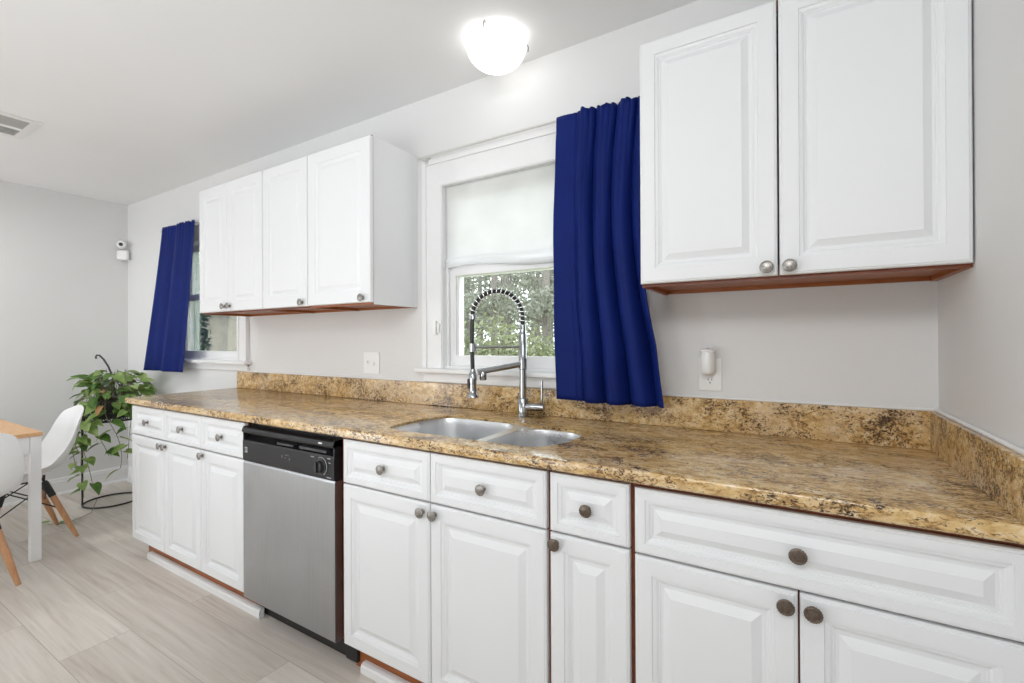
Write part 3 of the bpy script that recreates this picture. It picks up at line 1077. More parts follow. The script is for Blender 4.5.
def curtain(bm, left, right, ztop, zbot, yc, folds, skew=0.0, nu=140, nv=60):
    """left(t), right(t): edge x by height fraction; folds(u, t): offset toward the room."""
    rows = []
    for i in range(nv + 1):
        t = i / nv
        row = []
        for j in range(nu + 1):
            u = j / nu
            z = ztop + (zbot - ztop) * t - skew * u * (1 - t)
            if t < 0.02:
                z += 0.006 * sin(u * 61) * sin(u * 19 + 1) * min(1, max(0, (u - 0.22) * 6))
            x = left(t) + (right(t) - left(t)) * u
            row.append(bm.verts.new((x, yc + folds(u, t), z)))
        rows.append(row)
    for a, b in zip(rows, rows[1:]):
        for j in range(nu):
            bm.faces.new((a[j], a[j + 1], b[j + 1], b[j]))
    return bm


def hang(name, label, bm, cat='curtain'):
    o = tag(obj(name, bm, M['navy'], smooth=True, recalc=False), label, cat)
    md = o.modifiers.new('cloth_thickness', 'SOLIDIFY')
    md.thickness = 0.0025
    return o


def folds_main(u, t):
    """Everything hangs on the room side of the rod (negative y)."""
    w = min(1.0, max(0.0, (u - 0.20) / 0.14))
    k = 0.55 + 0.45 * min(1, t * 1.4)
    ph = u + 0.018 * sin(4.2 * t + 0.6)
    a = abs(sin(PI * (ph - 0.26) / 0.215))
    b = abs(sin(PI * (ph - 0.30) / 0.105 + 1.2 * t))
    f = w * k * (0.052 * a ** 0.8 + 0.008 * b * (1 - 0.6 * t))
    gather = 0.008 * abs(sin(58 * u + 1.5)) * math.exp(-t * 7) * w
    flat = 0.005 * (1 + sin(2 * PI * (u * 1.3 + t * 0.6))) + 0.0022 * sin(2 * PI * (u * 2.6 - t * 2.1)) + 0.0016 * sin(19 * t + 8 * u)
    return -(f + gather + flat) + 0.003 * math.exp(-((t - 0.055) / 0.012) ** 2)


RODY = -0.062
bm = curtain(bmesh.new(), lambda t: -0.806 - 0.012 * sin(t * 3.0) - 0.006 * t, lambda t: -0.432 - 0.030 * sin(min(1, t * 1.25) * PI) * (1 if t < .8 else 1) + 0.056 * t ** 3,
             2.144, 1.002, RODY - 0.011, folds_main, 0.022)
hang('curtain', 'navy blue curtain hanging at the right side of the sink window', bm)


def folds_left(u, t):
    k = 0.45 + 0.55 * t
    return -0.034 * k * abs(sin(PI * (u * 1.9 + 0.35 + 0.06 * t))) - 0.006 * k * (1 + sin(2 * PI * (u * 3.6 + 0.3))) - 0.004 * abs(sin(40 * u)) * math.exp(-t * 8)


bm = curtain(bmesh.new(), lambda t: -4.205 - 0.270 * t ** 1.15, lambda t: -3.710 - 0.150 * t ** 1.1, 2.132, 1.010, RODY - 0.011, folds_left)
hang('curtain', 'navy blue curtain hanging at the left window by the dining corner', bm)


def rod(label, x0, x1, z, brackets):
    r = thing('curtain_rod', ((x0 + x1) / 2, RODY, z), label, 'curtain rod')
    bm = bmesh.new()
    tube(bm, [(x0, RODY, z), (x1, RODY, z)], 0.0055, 10)
    obj('rod_tube', bm, M['rodmetal'], r, smooth=True, angle=50)
    for x in (x0, x1):
        bm = bmesh.new()
        s = -1 if x == x0 else 1
        lathe(bm, [(0, 0), (0.0085, 0.0), (0.010, 0.006), (0.007, 0.012), (0, 0.014)], 14, align((x, RODY, z), (s, 0, 0)))
        obj('finial', bm, M['rodmetal'], r, smooth=True, angle=50)
    for x in brackets:
        bm = boxes((x - 0.007, x + 0.007, -0.064, -0.0268, z - 0.0105, z - 0.0062), (x - 0.011, x + 0.011, -0.0268, -0.0002, z - 0.022, z + 0.012))
        obj('bracket', bm, M['rodmetal'], r)
    return r


M['rodmetal'] = plain('pale_rod_metal', (0.60, 0.59, 0.57), 0.35, 0.0)
rod('thin pale curtain rod over the sink window', -1.560, -0.425, 2.140, (-1.545,))
rod('thin curtain rod over the left window', -4.285, -3.715, 2.120, (-4.270,))

# ------------------------------------------------------------------ small things on the walls
# outlet with a plugged night light
ol = thing('outlet', (-0.2435, 0, 1.1165), 'white wall outlet under the right wall cabinet', 'outlet')
plate = obj('cover_plate', bbox_bm(-0.2815, -0.2055, -0.006, -0.0002, 1.0585, 1.1755, 0.002), M['plastic'], ol)
for zc in (1.096, 1.138):
    bm = bmesh.new()
    m = align((-0.2435, -0.006, zc), (0, -1, 0))
    lathe(bm, [(0.0165, 0), (0.0165, 0.0015), (0, 0.0016)], 24, m)
    s = obj('socket', bm, M['plastic'], ol)
    bm = boxes((-0.2505, -0.2485, -0.0082, -0.0074, zc - 0.001, zc + 0.008), (-0.2385, -0.2365, -0.0082, -0.0074, zc - 0.001, zc + 0.007))
    lathe(bm, [(0.0026, 0.0014), (0.0026, 0.0022), (0, 0.0022)], 10, align((-0.2435, -0.006, zc - 0.008), (0, -1, 0)))
    obj('slots', bm, M['slot'], s)
bm = bmesh.new()
nlx, nly = -0.2475, -0.032
lathe(bm, [(0, 1.115), (0.010, 1.1155), (0.018, 1.122), (0.0235, 1.134), (0.0235, 1.190), (0.0215, 1.194), (0.0215, 1.198), (0.0245, 1.200),
           (0.0245, 1.206), (0.010, 1.209), (0, 1.209)], 28, Matrix.Translation((nlx, nly, 0)) @ Matrix.Diagonal((1, 0.93, 1, 1)))
nl = thing('night_light', (nlx, nly, 1.16), 'white plug-in night light sitting in the wall outlet', 'night light')
obj('body', bm, M['plastic'], nl, smooth=True, angle=40)
bm = bmesh.new()
lathe(bm, [(0.004, 1.2092), (0.006, 1.2092), (0.005, 1.2115), (0, 1.2115)], 12, Matrix.Translation((nlx + 0.002, nly, 0)))
obj('light_sensor', bm, M['grey_mark'], nl)
# double switch
sw = thing('light_switch', (-1.970, 0, 1.119), 'white double switch plate under the left wall cabinets', 'light switch')
obj('cover_plate', bbox_bm(-2.030, -1.910, -0.006, -0.0002, 1.0605, 1.1785, 0.002), M['plastic'], sw)
for x, s in ((-1.993, 1), (-1.947, -1)):
    bm = boxes((x - 0.005, x + 0.005, -0.0068, -0.006, 1.107, 1.132))
    v = box(bm, x - 0.0035, x + 0.0035, -0.017, -0.0068, 1.1195 - 0.005, 1.1195 + 0.005)
    for q in v:
        if q.co.y < -0.01:
            q.co.z += 0.009 * s
    obj('toggle', bm, M['plastic'], sw)
# window alarm contact on the casing
cs = thing('contact_sensor', (-1.475, -0.022, 1.30), 'small white alarm contact on the sink window casing', 'sensor')
obj('sensor_body', bbox_bm(-1.506, -1.486, -0.036, -0.0218, 1.268, 1.338, 0.003), M['plastic'], cs)
obj('sensor_magnet', bbox_bm(-1.481, -1.468, -0.032, -0.0218, 1.280, 1.326, 0.002), M['plastic'], cs)
# security camera and motion sensor in the corner
mc = thing('security_camera', (XL + 0.04, -0.07, 2.10), 'small white round camera high in the far left corner', 'camera')
bm = bmesh.new()
cc = Vector((XL + 0.055, -0.060, 2.100))
look = Vector((0.75, -0.6, -0.12)).normalized()
lathe(bm, [(0, -0.026), (0.020, -0.024), (0.033, -0.012), (0.036, 0.004), (0.034, 0.018), (0.028, 0.024), (0.0, 0.025)], 24, align(cc, look))
obj('body', bm, M['plastic'], mc, smooth=True, angle=40)
bm = bmesh.new()
lathe(bm, [(0.015, 0.0245), (0.015, 0.028), (0.010, 0.030), (0, 0.0305)], 20, align(cc, look))
obj('lens', bm, M['slot'], mc, smooth=True, angle=40)
bm = bmesh.new()
tube(bm, [cc - look * 0.02, cc - look * 0.03 + Vector((-0.004, 0.004, -0.01)), Vector((XL + 0.001, -0.032, 2.085))], 0.007, 8)
obj('mount', bm, M['plastic'], mc, smooth=True, angle=50)
bm = bbox_bm(-0.041, 0.041, -0.022, 0.022, -0.042, 0.042, 0.010, 3)
ms = tag(obj('motion_sensor', bm, M['plastic'], smooth=True, angle=40),
         'white boxy motion sensor directly below the corner camera', 'sensor')
ms.location = (XL + 0.052, -0.052, 2.006)
ms.rotation_euler = (0, 0, rad(45))

# ------------------------------------------------------------------ ceiling: dome lamp and register
LX, LY = -1.018, -0.200
lamp = thing('ceiling_lamp', (LX, LY, ZC), 'lit frosted glass dome ceiling lamp above the sink', 'lamp')
bm = bmesh.new()
lathe(bm, [(0, ZC - 0.0005), (0.100, ZC - 0.0005), (0.102, ZC - 0.006), (0.096, ZC - 0.011), (0, ZC - 0.011)], 40, Matrix.Translation((LX, LY, 0)))
obj('ceiling_pan', bm, M['plastic'], lamp, smooth=True, angle=40)
bm = bmesh.new()
dp = [(0.113, ZC - 0.012), (0.118, ZC - 0.014)] + [(0.124 * cos(a) ** 0.8, ZC - 0.020 - 0.098 * sin(a)) for a in [PI / 2 * i / 14 for i in range(14)]] + [(0, ZC - 0.118)]
lathe(bm, dp, 48, Matrix.Translation((LX, LY, 0)))
obj('glass_dome', bm, M['dome'], lamp, smooth=True)
for a in (-78, 42, 162):
    ax, ay = cos(rad(a)), sin(rad(a))
    bm = bmesh.new()
    tube(bm, [(LX + ax * 0.098, LY + ay * 0.098, ZC - 0.006), (LX + ax * 0.128, LY + ay * 0.128, ZC - 0.007), (LX + ax * 0.134, LY + ay * 0.134, ZC - 0.018),
              (LX + ax * 0.132, LY + ay * 0.132, ZC - 0.034)], 0.0035, 8)
    obj('dome_clip', bm, M['nickel'], lamp, smooth=True)

VX0, VX1, VY0, VY1 = -3.955, -3.577, -1.225, -0.920
ve = thing('ceiling_vent', ((VX0 + VX1) / 2, (VY0 + VY1) / 2, ZC), 'white ceiling air register over the dining table', 'vent')
zb = ZC - 0.008
xm = (VX0 + VX1) / 2 - 0.01
fr = bmesh.new()
for b in ((VX0, VX0 + 0.035, VY0, VY1), (VX1 - 0.035, VX1, VY0, VY1), (VX0 + 0.035, VX1 - 0.035, VY0, VY0 + 0.04), (VX0 + 0.035, VX1 - 0.035, VY1 - 0.04, VY1),
          (xm - 0.022, xm + 0.022, VY0 + 0.04, VY1 - 0.04)):
    box(fr, b[0], b[1], b[2], b[3], zb, ZC - 0.0003)
obj('vent_frame', fr, M['vent'], ve)
for a, b, lm in ((VX0 + 0.035, xm - 0.022, 'vent'), (xm + 0.022, VX1 - 0.035, 'louver')):
    bm = bmesh.new()
    n = 9
    for i in range(n):
        x = a + (b - a) * (i + 0.5) / n
        v = box(bm, x - 0.006, x + 0.006, VY0 + 0.04, VY1 - 0.04, zb + 0.001, zb + 0.0022)
        for q in v:
            q.co.z += 0.35 * (q.co.x - x) * (1 if lm == 'louver' else -1)
    obj('louver_bank', bm, M[lm], ve)

# ------------------------------------------------------------------ dining table
TX1, TY1, TZ = -3.660, -0.900, 0.730
TXA, TYA = TX1 - 1.12, TY1 - 0.70
tb = thing('dining_table', ((TXA + TX1) / 2, (TYA + TY1) / 2, 0), 'white dining table with honey wood top between the white chairs', 'table')
obj('tabletop', bbox_bm(TXA, TX1, TYA, TY1, TZ - 0.022, TZ, 0.003), M['tabletop'], tb)
i0 = 0.005
obj('apron', boxes((TXA + i0 + .047, TX1 - i0 - .047, TY1 - i0 - 0.032, TY1 - i0 - 0.010, TZ - 0.115, TZ - 0.0225),
                   (TXA + i0 + .047, TX1 - i0 - .047, TYA + i0 + 0.010, TYA + i0 + 0.032, TZ - 0.115, TZ - 0.0225),
                   (TXA + i0 + 0.010, TXA + i0 + 0.032, TYA + i0 + .047, TY1 - i0 - .047, TZ - 0.115, TZ - 0.0225),
                   (TX1 - i0 - 0.032, TX1 - i0 - 0.010, TYA + i0 + .047, TY1 - i0 - .047, TZ - 0.115, TZ - 0.0225)), M['trim'], tb)
for sx in (0, 1):
    for sy in (0, 1):
        xa = TX1 - i0 - 0.046 if sx else TXA + i0
        ya = TY1 - i0 - 0.046 if sy else TYA + i0
        bm = bbox_bm(xa, xa + 0.046, ya, ya + 0.046, 0.0, TZ - 0.0225, 0.003)
        obj('leg', bm, M['trim'], tb)

# ------------------------------------------------------------------ moulded shell chairs
PR = [  # forward, height, half width, side lift, along the normal
    (0.0, 0.222, 0.408, 0.195, 0.010), (0.06, 0.215, 0.424, 0.213, 0.014), (0.16, 0.175, 0.433, 0.226, 0.026), (0.30, 0.075, 0.426, 0.231, 0.040),
    (0.43, -0.040, 0.418, 0.230, 0.056), (0.52, -0.125, 0.426, 0.228, 0.074), (0.60, -0.182, 0.460, 0.227, 0.086), (0.68, -0.222, 0.525, 0.225, 0.078),
    (0.78, -0.252, 0.610, 0.219, 0.064), (0.88, -0.272, 0.710, 0.198, 0.046), (0.95, -0.287, 0.782, 0.162, 0.028), (1.0, -0.296, 0.822, 0.105, 0.014)]


def prof_at(t):
    for a, b in zip(PR, PR[1:]):
        if t <= b[0] + 1e-9:
            k = (t - a[0]) / (b[0] - a[0])
            k2 = k
            return [a[i] + (b[i] - a[i]) * k2 for i in range(1, 5)]
    return PR[-1][1:]


def make_chair(label):
    root = thing('shell_chair', (0, 0, 0), label, 'chair', 'white shell chairs around the dining table')
    bm = bmesh.new()
    nt_, ns = 30, 18
    rows = []
    for i in range(nt_ + 1):
        t = i / nt_
        f, z, w, k = prof_at(t)
        f2, z2, _, _ = prof_at(min(1, t + 0.03))
        f1, z1, _, _ = prof_at(max(0, t - 0.03))
        tan = Vector((0, f2 - f1, z2 - z1)).normalized()
        nrm = Vector((0, -tan.z, tan.y))
        nrm = Vector((0, tan.z, -tan.y))
        row = []
        for j in range(ns + 1):
            s = -1 + 2 * j / ns
            p = Vector((w * s * (1 - 0.04 * abs(s) ** 6), f, z)) + nrm * k * abs(s) ** 2.4
            if t > 0.93:
                p.z -= 0.05 * (t - 0.93) / 0.07 * s * s * 0.6
            row.append(bm.verts.new(p))
        rows.append(row)
    for a, b in zip(rows, rows[1:]):
        for j in range(ns):
            bm.faces.new((a[j], a[j + 1], b[j + 1], b[j]))
    sh = obj('seat_shell', bm, M['shell'], root, smooth=True, world_coords=False, recalc=False)
    md = sh.modifiers.new('thickness', 'SOLIDIFY')
    md.thickness = 0.007
    md.offset = 1
    md2 = sh.modifiers.new('smooth', 'SUBSURF')
    md2.levels = md2.render_levels = 1
    for sx in (-1, 1):
        for sy in (-1, 1):
            top = Vector((0.105 * sx, 0.085 * sy - 0.01, 0.375))
            foot = Vector((0.180 * sx, 0.190 if sy > 0 else -0.230, 0.0))
            d = foot - top
            bm = bmesh.new()
            tube(bm, [top.lerp(foot, s) for s in (0.14, 0.3, 0.6, 0.85, 1.0)], 0.014, 14, radii=[0.0145, 0.0165, 0.0165, 0.0135, 0.0110])
            for v in bm.verts:
                v.co.z = max(v.co.z, 0.0)
            lg = obj('leg', bm, M['beech'], root, smooth=True, angle=50, world_coords=False)
            bm = bmesh.new()
            tube(bm, [top.lerp(foot, s) for s in (0.0, 0.04, 0.26)], 0.018, 14, radii=[0.014, 0.0185, 0.0185])
            tube(bm, [top, Vector((top.x * 1.02, top.y, 0.414))], 0.007, 8)
            obj('leg_bracket', bm, M['wire'], lg, smooth=True, angle=50, world_coords=False)
    bm = bmesh.new()

    def lp(sx, sy, s):
        return Vector((0.105 * sx, 0.085 * sy - 0.01, 0.375)).lerp(Vector((0.180 * sx, 0.190 if sy > 0 else -0.230, 0.0)), s)
    cyc = [(1, 1), (-1, 1), (-1, -1), (1, -1)]
    for a, b in zip(cyc, cyc[1:] + cyc[:1]):
        tube(bm, [lp(*a, 0.06), lp(*b, 0.48)], 0.0038, 8)
        tube(bm, [lp(*b, 0.06), lp(*a, 0.48)], 0.0038, 8)
        tube(bm, [Vector((0.105 * a[0], 0.085 * a[1] - .01, 0.385)), Vector((0.105 * b[0], 0.085 * b[1] - .01, 0.385))], 0.005, 8)
    obj('wire_struts', bm, M['wire'], root, smooth=True, angle=50, world_coords=False)
    return root


ch1 = make_chair('white shell chair with dowel legs on the far side of the table, by the plant')
ch1.location = (-4.088, -0.915, 0)
ch1.rotation_euler = (0, 0, PI)
ch2 = copy_tree(ch1)
ch2['label'] = 'white shell chair at the near end of the table, cut off by the left edge'
ch2.location = (-3.615, -1.238, 0)
ch2.rotation_euler = (0, 0, PI / 2)

# ------------------------------------------------------------------ plant stand and hanging vine
PX, PY, PRr = -4.531, -0.300, 0.174
st = thing('plant_stand', (PX, PY, 0), 'black wire plant stand with ring base in the dining corner', 'plant stand')


def ring(bm, z, r, rt, n=48):
    return tube(bm, [(PX + r * cos(2 * PI * i / n), PY + r * sin(2 * PI * i / n), z) for i in range(n)], rt, 8, closed=True)


obj('base_ring', ring(bmesh.new(), 0.006, PRr, 0.006), M['wire'], st, smooth=True)
bm = bmesh.new()
ring(bm, 0.640, PRr, 0.006)
ring(bm, 0.700, PRr, 0.006)
for i in range(36):
    a, b = 2 * PI * i / 36, 2 * PI * (i + 1) / 36
    p = lambda q, z: (PX + PRr * cos(q), PY + PRr * sin(q), z)
    tube(bm, [p(a, 0.640), p(b, 0.700)], 0.0034, 6)
    tube(bm, [p(b, 0.640), p(a, 0.700)], 0.0034, 6)
obj('lattice_band', bm, M['wire'], st, smooth=True)
for a in (-108, 32, 108):
    bm = bmesh.new()
    x, y = PX + PRr * cos(rad(a)), PY + PRr * sin(rad(a))
    tube(bm, [(x, y, 0.004), (x, y, 0.700)], 0.0065, 8)
    obj('leg', bm, M['wire'], st, smooth=True, angle=50)
bm = bmesh.new()
for k in range(3):
    a = rad(60 * k + 20)
    tube(bm, [(PX - (PRr - .004) * cos(a), PY - (PRr - .004) * sin(a), 0.642), (PX + (PRr - .004) * cos(a), PY + (PRr - .004) * sin(a), 0.642)], 0.004, 6)
obj('shelf_wires', bm, M['wire'], st, smooth=True)

rng = random.Random(11)
pl = thing('potted_vine', (PX, PY, 0.648), 'trailing heart-leaf vine in a hanging pot on the wire stand', 'plant')
bm = bmesh.new()
lathe(bm, [(0, 0.650), (0.095, 0.650), (0.105, 0.655), (0.135, 0.780), (0.142, 0.782), (0.142, 0.792), (0.130, 0.792), (0.126, 0.770), (0, 0.768)], 32,
      Matrix.Translation((PX, PY, 0)))
pot = obj('pot', bm, M['pot'], pl, smooth=True, angle=40)
bm = bmesh.new()
lathe(bm, [(0.128, 0.775), (0.06, 0.784), (0, 0.788)], 24, Matrix.Translation((PX, PY, 0)))
obj('soil', bm, M['soil'], pl)
# hanger: straps rising to a leaning hook
apex = Vector((PX + 0.10, PY - 0.040, 1.000))
bm = bmesh.new()
for a in (-90, 30, 150):
    tube(bm, [(PX + 0.138 * cos(rad(a)), PY + 0.138 * sin(rad(a)), 0.786), tuple(apex)], 0.0032, 6)
hk = [apex, apex + Vector((0.006, -0.020, 0.055)), apex + Vector((0.014, -0.050, 0.110)), apex + Vector((0.018, -0.075, 0.140)),
      apex + Vector((0.020, -0.092, 0.142)), apex + Vector((0.020, -0.098, 0.128)), apex + Vector((0.020, -0.094, 0.116))]
tube(bm, hk, 0.0062, 8)
obj('hanger_hook', bm, M['hanger'], pl, smooth=True, angle=60)


def leaf(bm, p, d, up, L, W, droop=0.25, mi=0):
    d = d.normalized()
    s = d.cross(up)
    if s.length < 1e-3:
        s = Vector((1, 0, 0))
    s.normalize()
    n = s.cross(d).normalized()
    mid, lft, rgt = [], [], []
    for t, w in ((0.0, 0.0), (-0.08, 0.34), (0.10, 0.50), (0.30, 0.52), (0.55, 0.40), (0.78, 0.20), (1.0, 0.0)):
        c = p + d * L * t - n * droop * L * t * t
        mid.append(c if t >= 0 else p + d * 0.02 * L)
        lft.append(p + d * L * t + s * w * W + n * 0.16 * W * w * 2 - n * droop * L * t * t)
        rgt.append(p + d * L * t - s * w * W + n * 0.16 * W * w * 2 - n * droop * L * t * t)
    mv = [bm.verts.new(c) for c in mid]
    lv = [bm.verts.new(c) for c in lft]
    rv = [bm.verts.new(c) for c in rgt]
    for i in range(1, 6):
        f1 = bm.faces.new((mv[i], mv[i + 1], lv[i + 1], lv[i])) if i < 5 else bm.faces.new((mv[5], mv[6], lv[5]))
        f2 = bm.faces.new((mv[i], rv[i], rv[i + 1], mv[i + 1])) if i < 5 else bm.faces.new((mv[5], rv[5], mv[6]))
        f1.material_index = f2.material_index = mi
    for a in (lv, rv):
        f = bm.faces.new((mv[0], mv[1], a[1]))
        f.material_index = mi


stems = bmesh.new()
leaves = bmesh.new()
YMAX, XMIN = -0.02, XL + 0.06


def clampv(p):
    p.y = min(p.y, YMAX)
    p.x = max(p.x, XMIN)
    return p


def put_leaf(p, d, mi=None, size=1.0):
    L = rng.uniform(0.070, 0.115) * size
    q = p + d.normalized() * L * 1.3
    if q.y > YMAX or q.x < XMIN:
        d = Vector((abs(d.x), -abs(d.y), d.z))
    up = Vector((rng.uniform(-0.4, 0.6), rng.uniform(-0.6, 0.3), 1.0))
    if mi is None:
        mi = rng.choice((0, 0, 0, 1, 1))
    leaf(leaves, p, d, up, L, L * rng.uniform(0.58, 0.75), rng.uniform(0.1, 0.4), mi)


for k in range(104):          # the crown: short stems arching out of the pot
    a = rng.uniform(0, 2 * PI)
    out = rng.uniform(0.05, 0.27) * (1.0 - 0.28 * max(0, -sin(a)) - 0.1 * max(0, sin(a)))
    h = rng.uniform(0.04, 0.225) * (1 - 0.45 * (out / 0.30) ** 2)
    p0 = Vector((PX + 0.07 * cos(a), PY + 0.07 * sin(a), 0.782))
    p2 = clampv(Vector((PX + out * cos(a), PY + out * sin(a), 0.80 + h)))
    p1 = Vector(((p0.x + p2.x) / 2, (p0.y + p2.y) / 2, max(p0.z, p2.z) + 0.02))
    tube(stems, [p0, p1, p2], 0.0017, 5)
    d = Vector((cos(a + rng.uniform(-.9, .9)), sin(a + rng.uniform(-.9, .9)), rng.uniform(-0.7, 0.25)))
    put_leaf(p2, d, None, 1.0)
for k in range(46):          # leaves hanging over the rim of the pot
    a = rng.uniform(-PI, PI)
    rr = rng.uniform(0.145, 0.205)
    p0 = Vector((PX + 0.10 * cos(a), PY + 0.10 * sin(a), 0.785))
    p2 = clampv(Vector((PX + rr * cos(a), PY + rr * sin(a), rng.uniform(0.70, 0.84))))
    tube(stems, [p0, Vector(((p0.x + p2.x) / 2, (p0.y + p2.y) / 2, max(p0.z, p2.z) + 0.015)), p2], 0.0017, 5)
    put_leaf(p2, Vector((cos(a + rng.uniform(-.8, .8)), sin(a + rng.uniform(-.8, .8)), rng.uniform(-0.9, 0.0))), None, 1.0)
# trailing vines: (angle, reach, lowest z, leaves)
for a, reach, zl, nleaf in ((-112, 0.20, 0.42, 5), (-95, 0.24, 0.30, 6), (-78, 0.22, 0.09, 9), (-60, 0.24, 0.22, 8), (-45, 0.23, 0.40, 6),
                            (-25, 0.24, 0.30, 7), (-5, 0.24, 0.36, 6), (-130, 0.19, 0.50, 4), (-68, 0.26, 0.46, 5), (-86, 0.19, 0.48, 4)):
    a = rad(a)
    pts = []
    for i in range(14):
        t = i / 13
        rr = 0.10 + (reach - 0.10) * min(1, t * 4.0) + 0.018 * sin(9 * t + a * 3)
        z = 0.79 + 0.04 * sin(min(1, t * 5) * PI) - (0.79 - zl) * max(0, t - 0.12) / 0.88
        aa = a + 0.14 * sin(5 * t + a * 5) + 0.25 * t
        pts.append(clampv(Vector((PX + rr * cos(aa), PY + rr * sin(aa), z))))
    tube(stems, pts, 0.0021, 5)
    for j in range(nleaf):
        t = 0.22 + 0.78 * (j + 0.5 * rng.random()) / nleaf
        i = min(12, int(t * 13))
        p = pts[i].lerp(pts[i + 1], t * 13 - i if i < 12 else 1.0)
        sgn = 1 if j % 2 else -1
        d = Vector((cos(a + sgn * 1.15), sin(a + sgn * 1.15), rng.uniform(-0.55, -0.05)))
        q = p + d.normalized() * 0.028
        tube(stems, [p, q], 0.0013, 5)
        put_leaf(q, d, None, 1.0)
# one runner lying on the floor
pts = [Vector((PX + 0.19, PY - 0.15, 0.10)), Vector((PX + 0.24, PY - 0.20, 0.02)), Vector((PX + 0.26, PY - 0.27, 0.006)), Vector((PX + 0.30, PY - 0.35, 0.006)),
       Vector((PX + 0.22, PY - 0.42, 0.006))]
tube(stems, pts, 0.0022, 5)
leaf(leaves, pts[3] + Vector((0, 0, 0.012)), Vector((0.5, -1, 0.05)), Vector((0, 0, 1)), 0.06, 0.04, 0.05, 1)
leaf(leaves, pts[4] + Vector((0, 0, 0.012)), Vector((-0.5, -1, 0.05)), Vector((0, 0, 1)), 0.07, 0.045, 0.05, 0)
# two browned leaves near the rim
put_leaf(Vector((PX + 0.20, PY - 0.13, 0.765)), Vector((0.4, -0.5, -0.6)), 2, 0.9)
put_leaf(Vector((PX + 0.14, PY - 0.09, 0.875)), Vector((0.6, -0.4, 0.1)), 2, 0.7)
obj('vine_stems', stems, M['stem'], pl, smooth=True)
obj('foliage', leaves, [M['leaf'], M['leaf_dark'], M['leaf_brown']], pl, smooth=True, recalc=False)

# ------------------------------------------------------------------ outside the windows
GZ = -0.55
structure('ground', boxes((-60, 40, 0.9, 70, GZ - 0.2, GZ)), M['ground'])


def leaf_cloud(bm, c, rx, ry, rz, n, size, rg):
    for _ in range(n):
        while True:
            v = Vector((rg.uniform(-1, 1), rg.uniform(-1, 1), rg.uniform(-1, 1)))
            if 0.25 < v.length < 1:
                break
        p = Vector(c) + Vector((v.x * rx, v.y * ry, v.z * rz))
        a = Vector((rg.gauss(0, 1), rg.gauss(0, 1), rg.gauss(0, 1))).normalized() * size * rg.uniform(0.6, 1.3)
        b = a.cross(Vector((rg.gauss(0, 1), rg.gauss(0, 1), rg.gauss(0, 1)))).normalized() * size * rg.uniform(0.3, 0.6)
        bm.faces.new([bm.verts.new(q) for q in (p - a, p + b, p + a, p - b)])


def make_tree(seed, h):
    rg = random.Random(seed)
    t = thing('woodland_tree', (0, 0, 0), 'tall thin woodland tree seen through the sink window', 'tree', 'trees beyond the sink window')
    bm = bmesh.new()
    lean = rg.uniform(-0.15, 0.15)
    tube(bm, [(0, 0, -0.05), (lean * 0.2, 0, h * 0.35), (lean * 0.7, 0.1, h * 0.7), (lean, 0, h)], 0.1, 8, radii=[0.17, 0.13, 0.09, 0.03])
    cr = bmesh.new()
    for i in range(26):
        z = h * rg.uniform(0.16, 0.98)
        a = rg.uniform(0, 2 * PI)
        r = (1 - z / h) * 0.7 + 0.35
        tip = Vector((lean * z / h + r * cos(a), r * sin(a), z + rg.uniform(-0.1, 0.6)))
        tube(bm, [(lean * z / h, 0, z - 0.2), tip], 0.02, 5, radii=[0.035, 0.01])
        leaf_cloud(cr, tip, 0.45, 0.45, 0.45, 90, 0.08, rg)
        leaf_cloud(cr, tip * 0.6 + Vector((lean * z / h, 0, z)) * 0.4, 0.5, 0.5, 0.4, 45, 0.085, rg)
    obj('trunk', bm, M['bark'], t, world_coords=False)
    obj('crown', cr, M['needle'], t, world_coords=False, recalc=False)
    return t


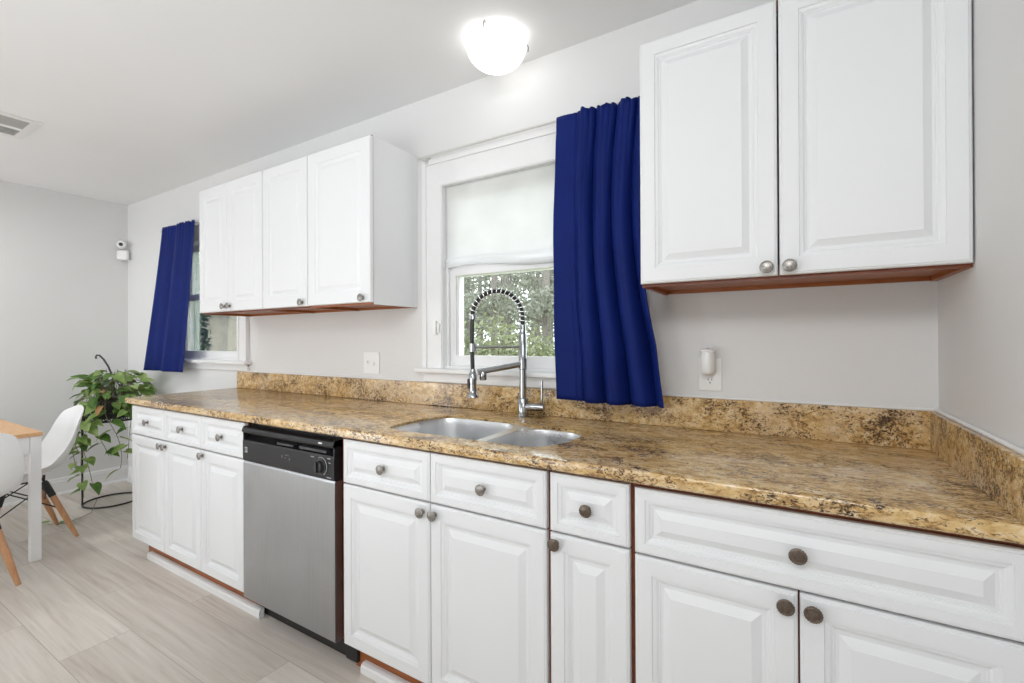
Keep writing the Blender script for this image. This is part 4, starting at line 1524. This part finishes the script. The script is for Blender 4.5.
rg = random.Random(5)
protos = [make_tree(s, h) for s, h in ((1, 9.5), (2, 8.0), (3, 11.0))]
spots = []
for row in range(7):
    dist = 14.0 + 4.0 * row
    m = 2 + row // 2
    for q in range(m):
        ang = rad(-43 + 26 * (q + 0.25 + 0.5 * (row % 2)) / m)
        spots.append((dist * sin(ang), -1.78 + dist * cos(ang)))
for i, (x, y) in enumerate(spots):
    o = protos[i] if i < 3 else copy_tree(protos[i % 3])
    o.location = (x, y, GZ)
    o.rotation_euler = (0, 0, rg.uniform(0, 6.28))
bm = bmesh.new()
for i in range(84):
    ang = rad(-52 + 72 * (i / 83))
    dist = 9.4 + rg.uniform(-0.5, 1.1)
    h = rg.uniform(1.5, 2.5)
    leaf_cloud(bm, (dist * sin(ang), -1.78 + dist * cos(ang), GZ + h * 0.5), 0.55, 0.55, h * 0.52, 420, 0.06, rg)
tag(obj('underbrush', bm, M['brush'], recalc=False), 'olive green underbrush along the wood edge outside the sink window', 'bushes', kind='stuff')

bm = bmesh.new()
for i in range(84):
    ang = rad(-56 + 82 * (i / 83))
    dist = 44 + rg.uniform(-2, 4)
    h = rg.uniform(9, 15)
    leaf_cloud(bm, (dist * sin(ang), -1.78 + dist * cos(ang), GZ + h * 0.5), 1.6, 1.6, h * 0.5, 620, 0.22, rg)
tag(obj('distant_woods', bm, M['needle'], recalc=False), 'hazy wall of far trees behind the nearer woodland', 'woods', kind='stuff')

# beyond the left window: an evergreen and the tan end of a small outbuilding
hs = thing('outbuilding', (-13.0, 5.2, GZ), 'tan outbuilding seen low through the left window', 'building')
obj('building_wall', boxes((-15.2, -9.6, 4.2, 7.0, GZ, 1.9)), M['stucco'], hs)
bm = bmesh.new()
v = [bm.verts.new(p) for p in ((-15.5, 3.9, 1.91), (-9.3, 3.9, 1.91), (-9.3, 7.3, 1.91), (-15.5, 7.3, 1.91), (-15.5, 5.6, 2.5), (-9.3, 5.6, 2.5))]
for q in ((0, 1, 5, 4), (2, 3, 4, 5), (1, 2, 5), (3, 0, 4), (3, 2, 1, 0)):
    bm.faces.new([v[i] for i in q])
obj('building_roof', bm, M['roof'], hs)
ev = thing('evergreen_shrub', (-10.65, 3.1, GZ), 'dark upright evergreen seen through the left window', 'shrub')
bm = bmesh.new()
tube(bm, [(-10.65, 3.1, GZ - 0.02), (-10.65, 3.1, 2.0)], 0.05, 8, radii=[0.06, 0.02])
obj('trunk', bm, M['bark'], ev)
bm = bmesh.new()
rg = random.Random(8)
for i in range(14):
    z = GZ + 0.2 + 3.0 * i / 13
    leaf_cloud(bm, (-10.65, 3.1, z), 0.36 * (1 - 0.5 * i / 13), 0.36 * (1 - 0.5 * i / 13), 0.3, 150, 0.06, rg)
obj('foliage', bm, M['evergreen'], ev, recalc=False)
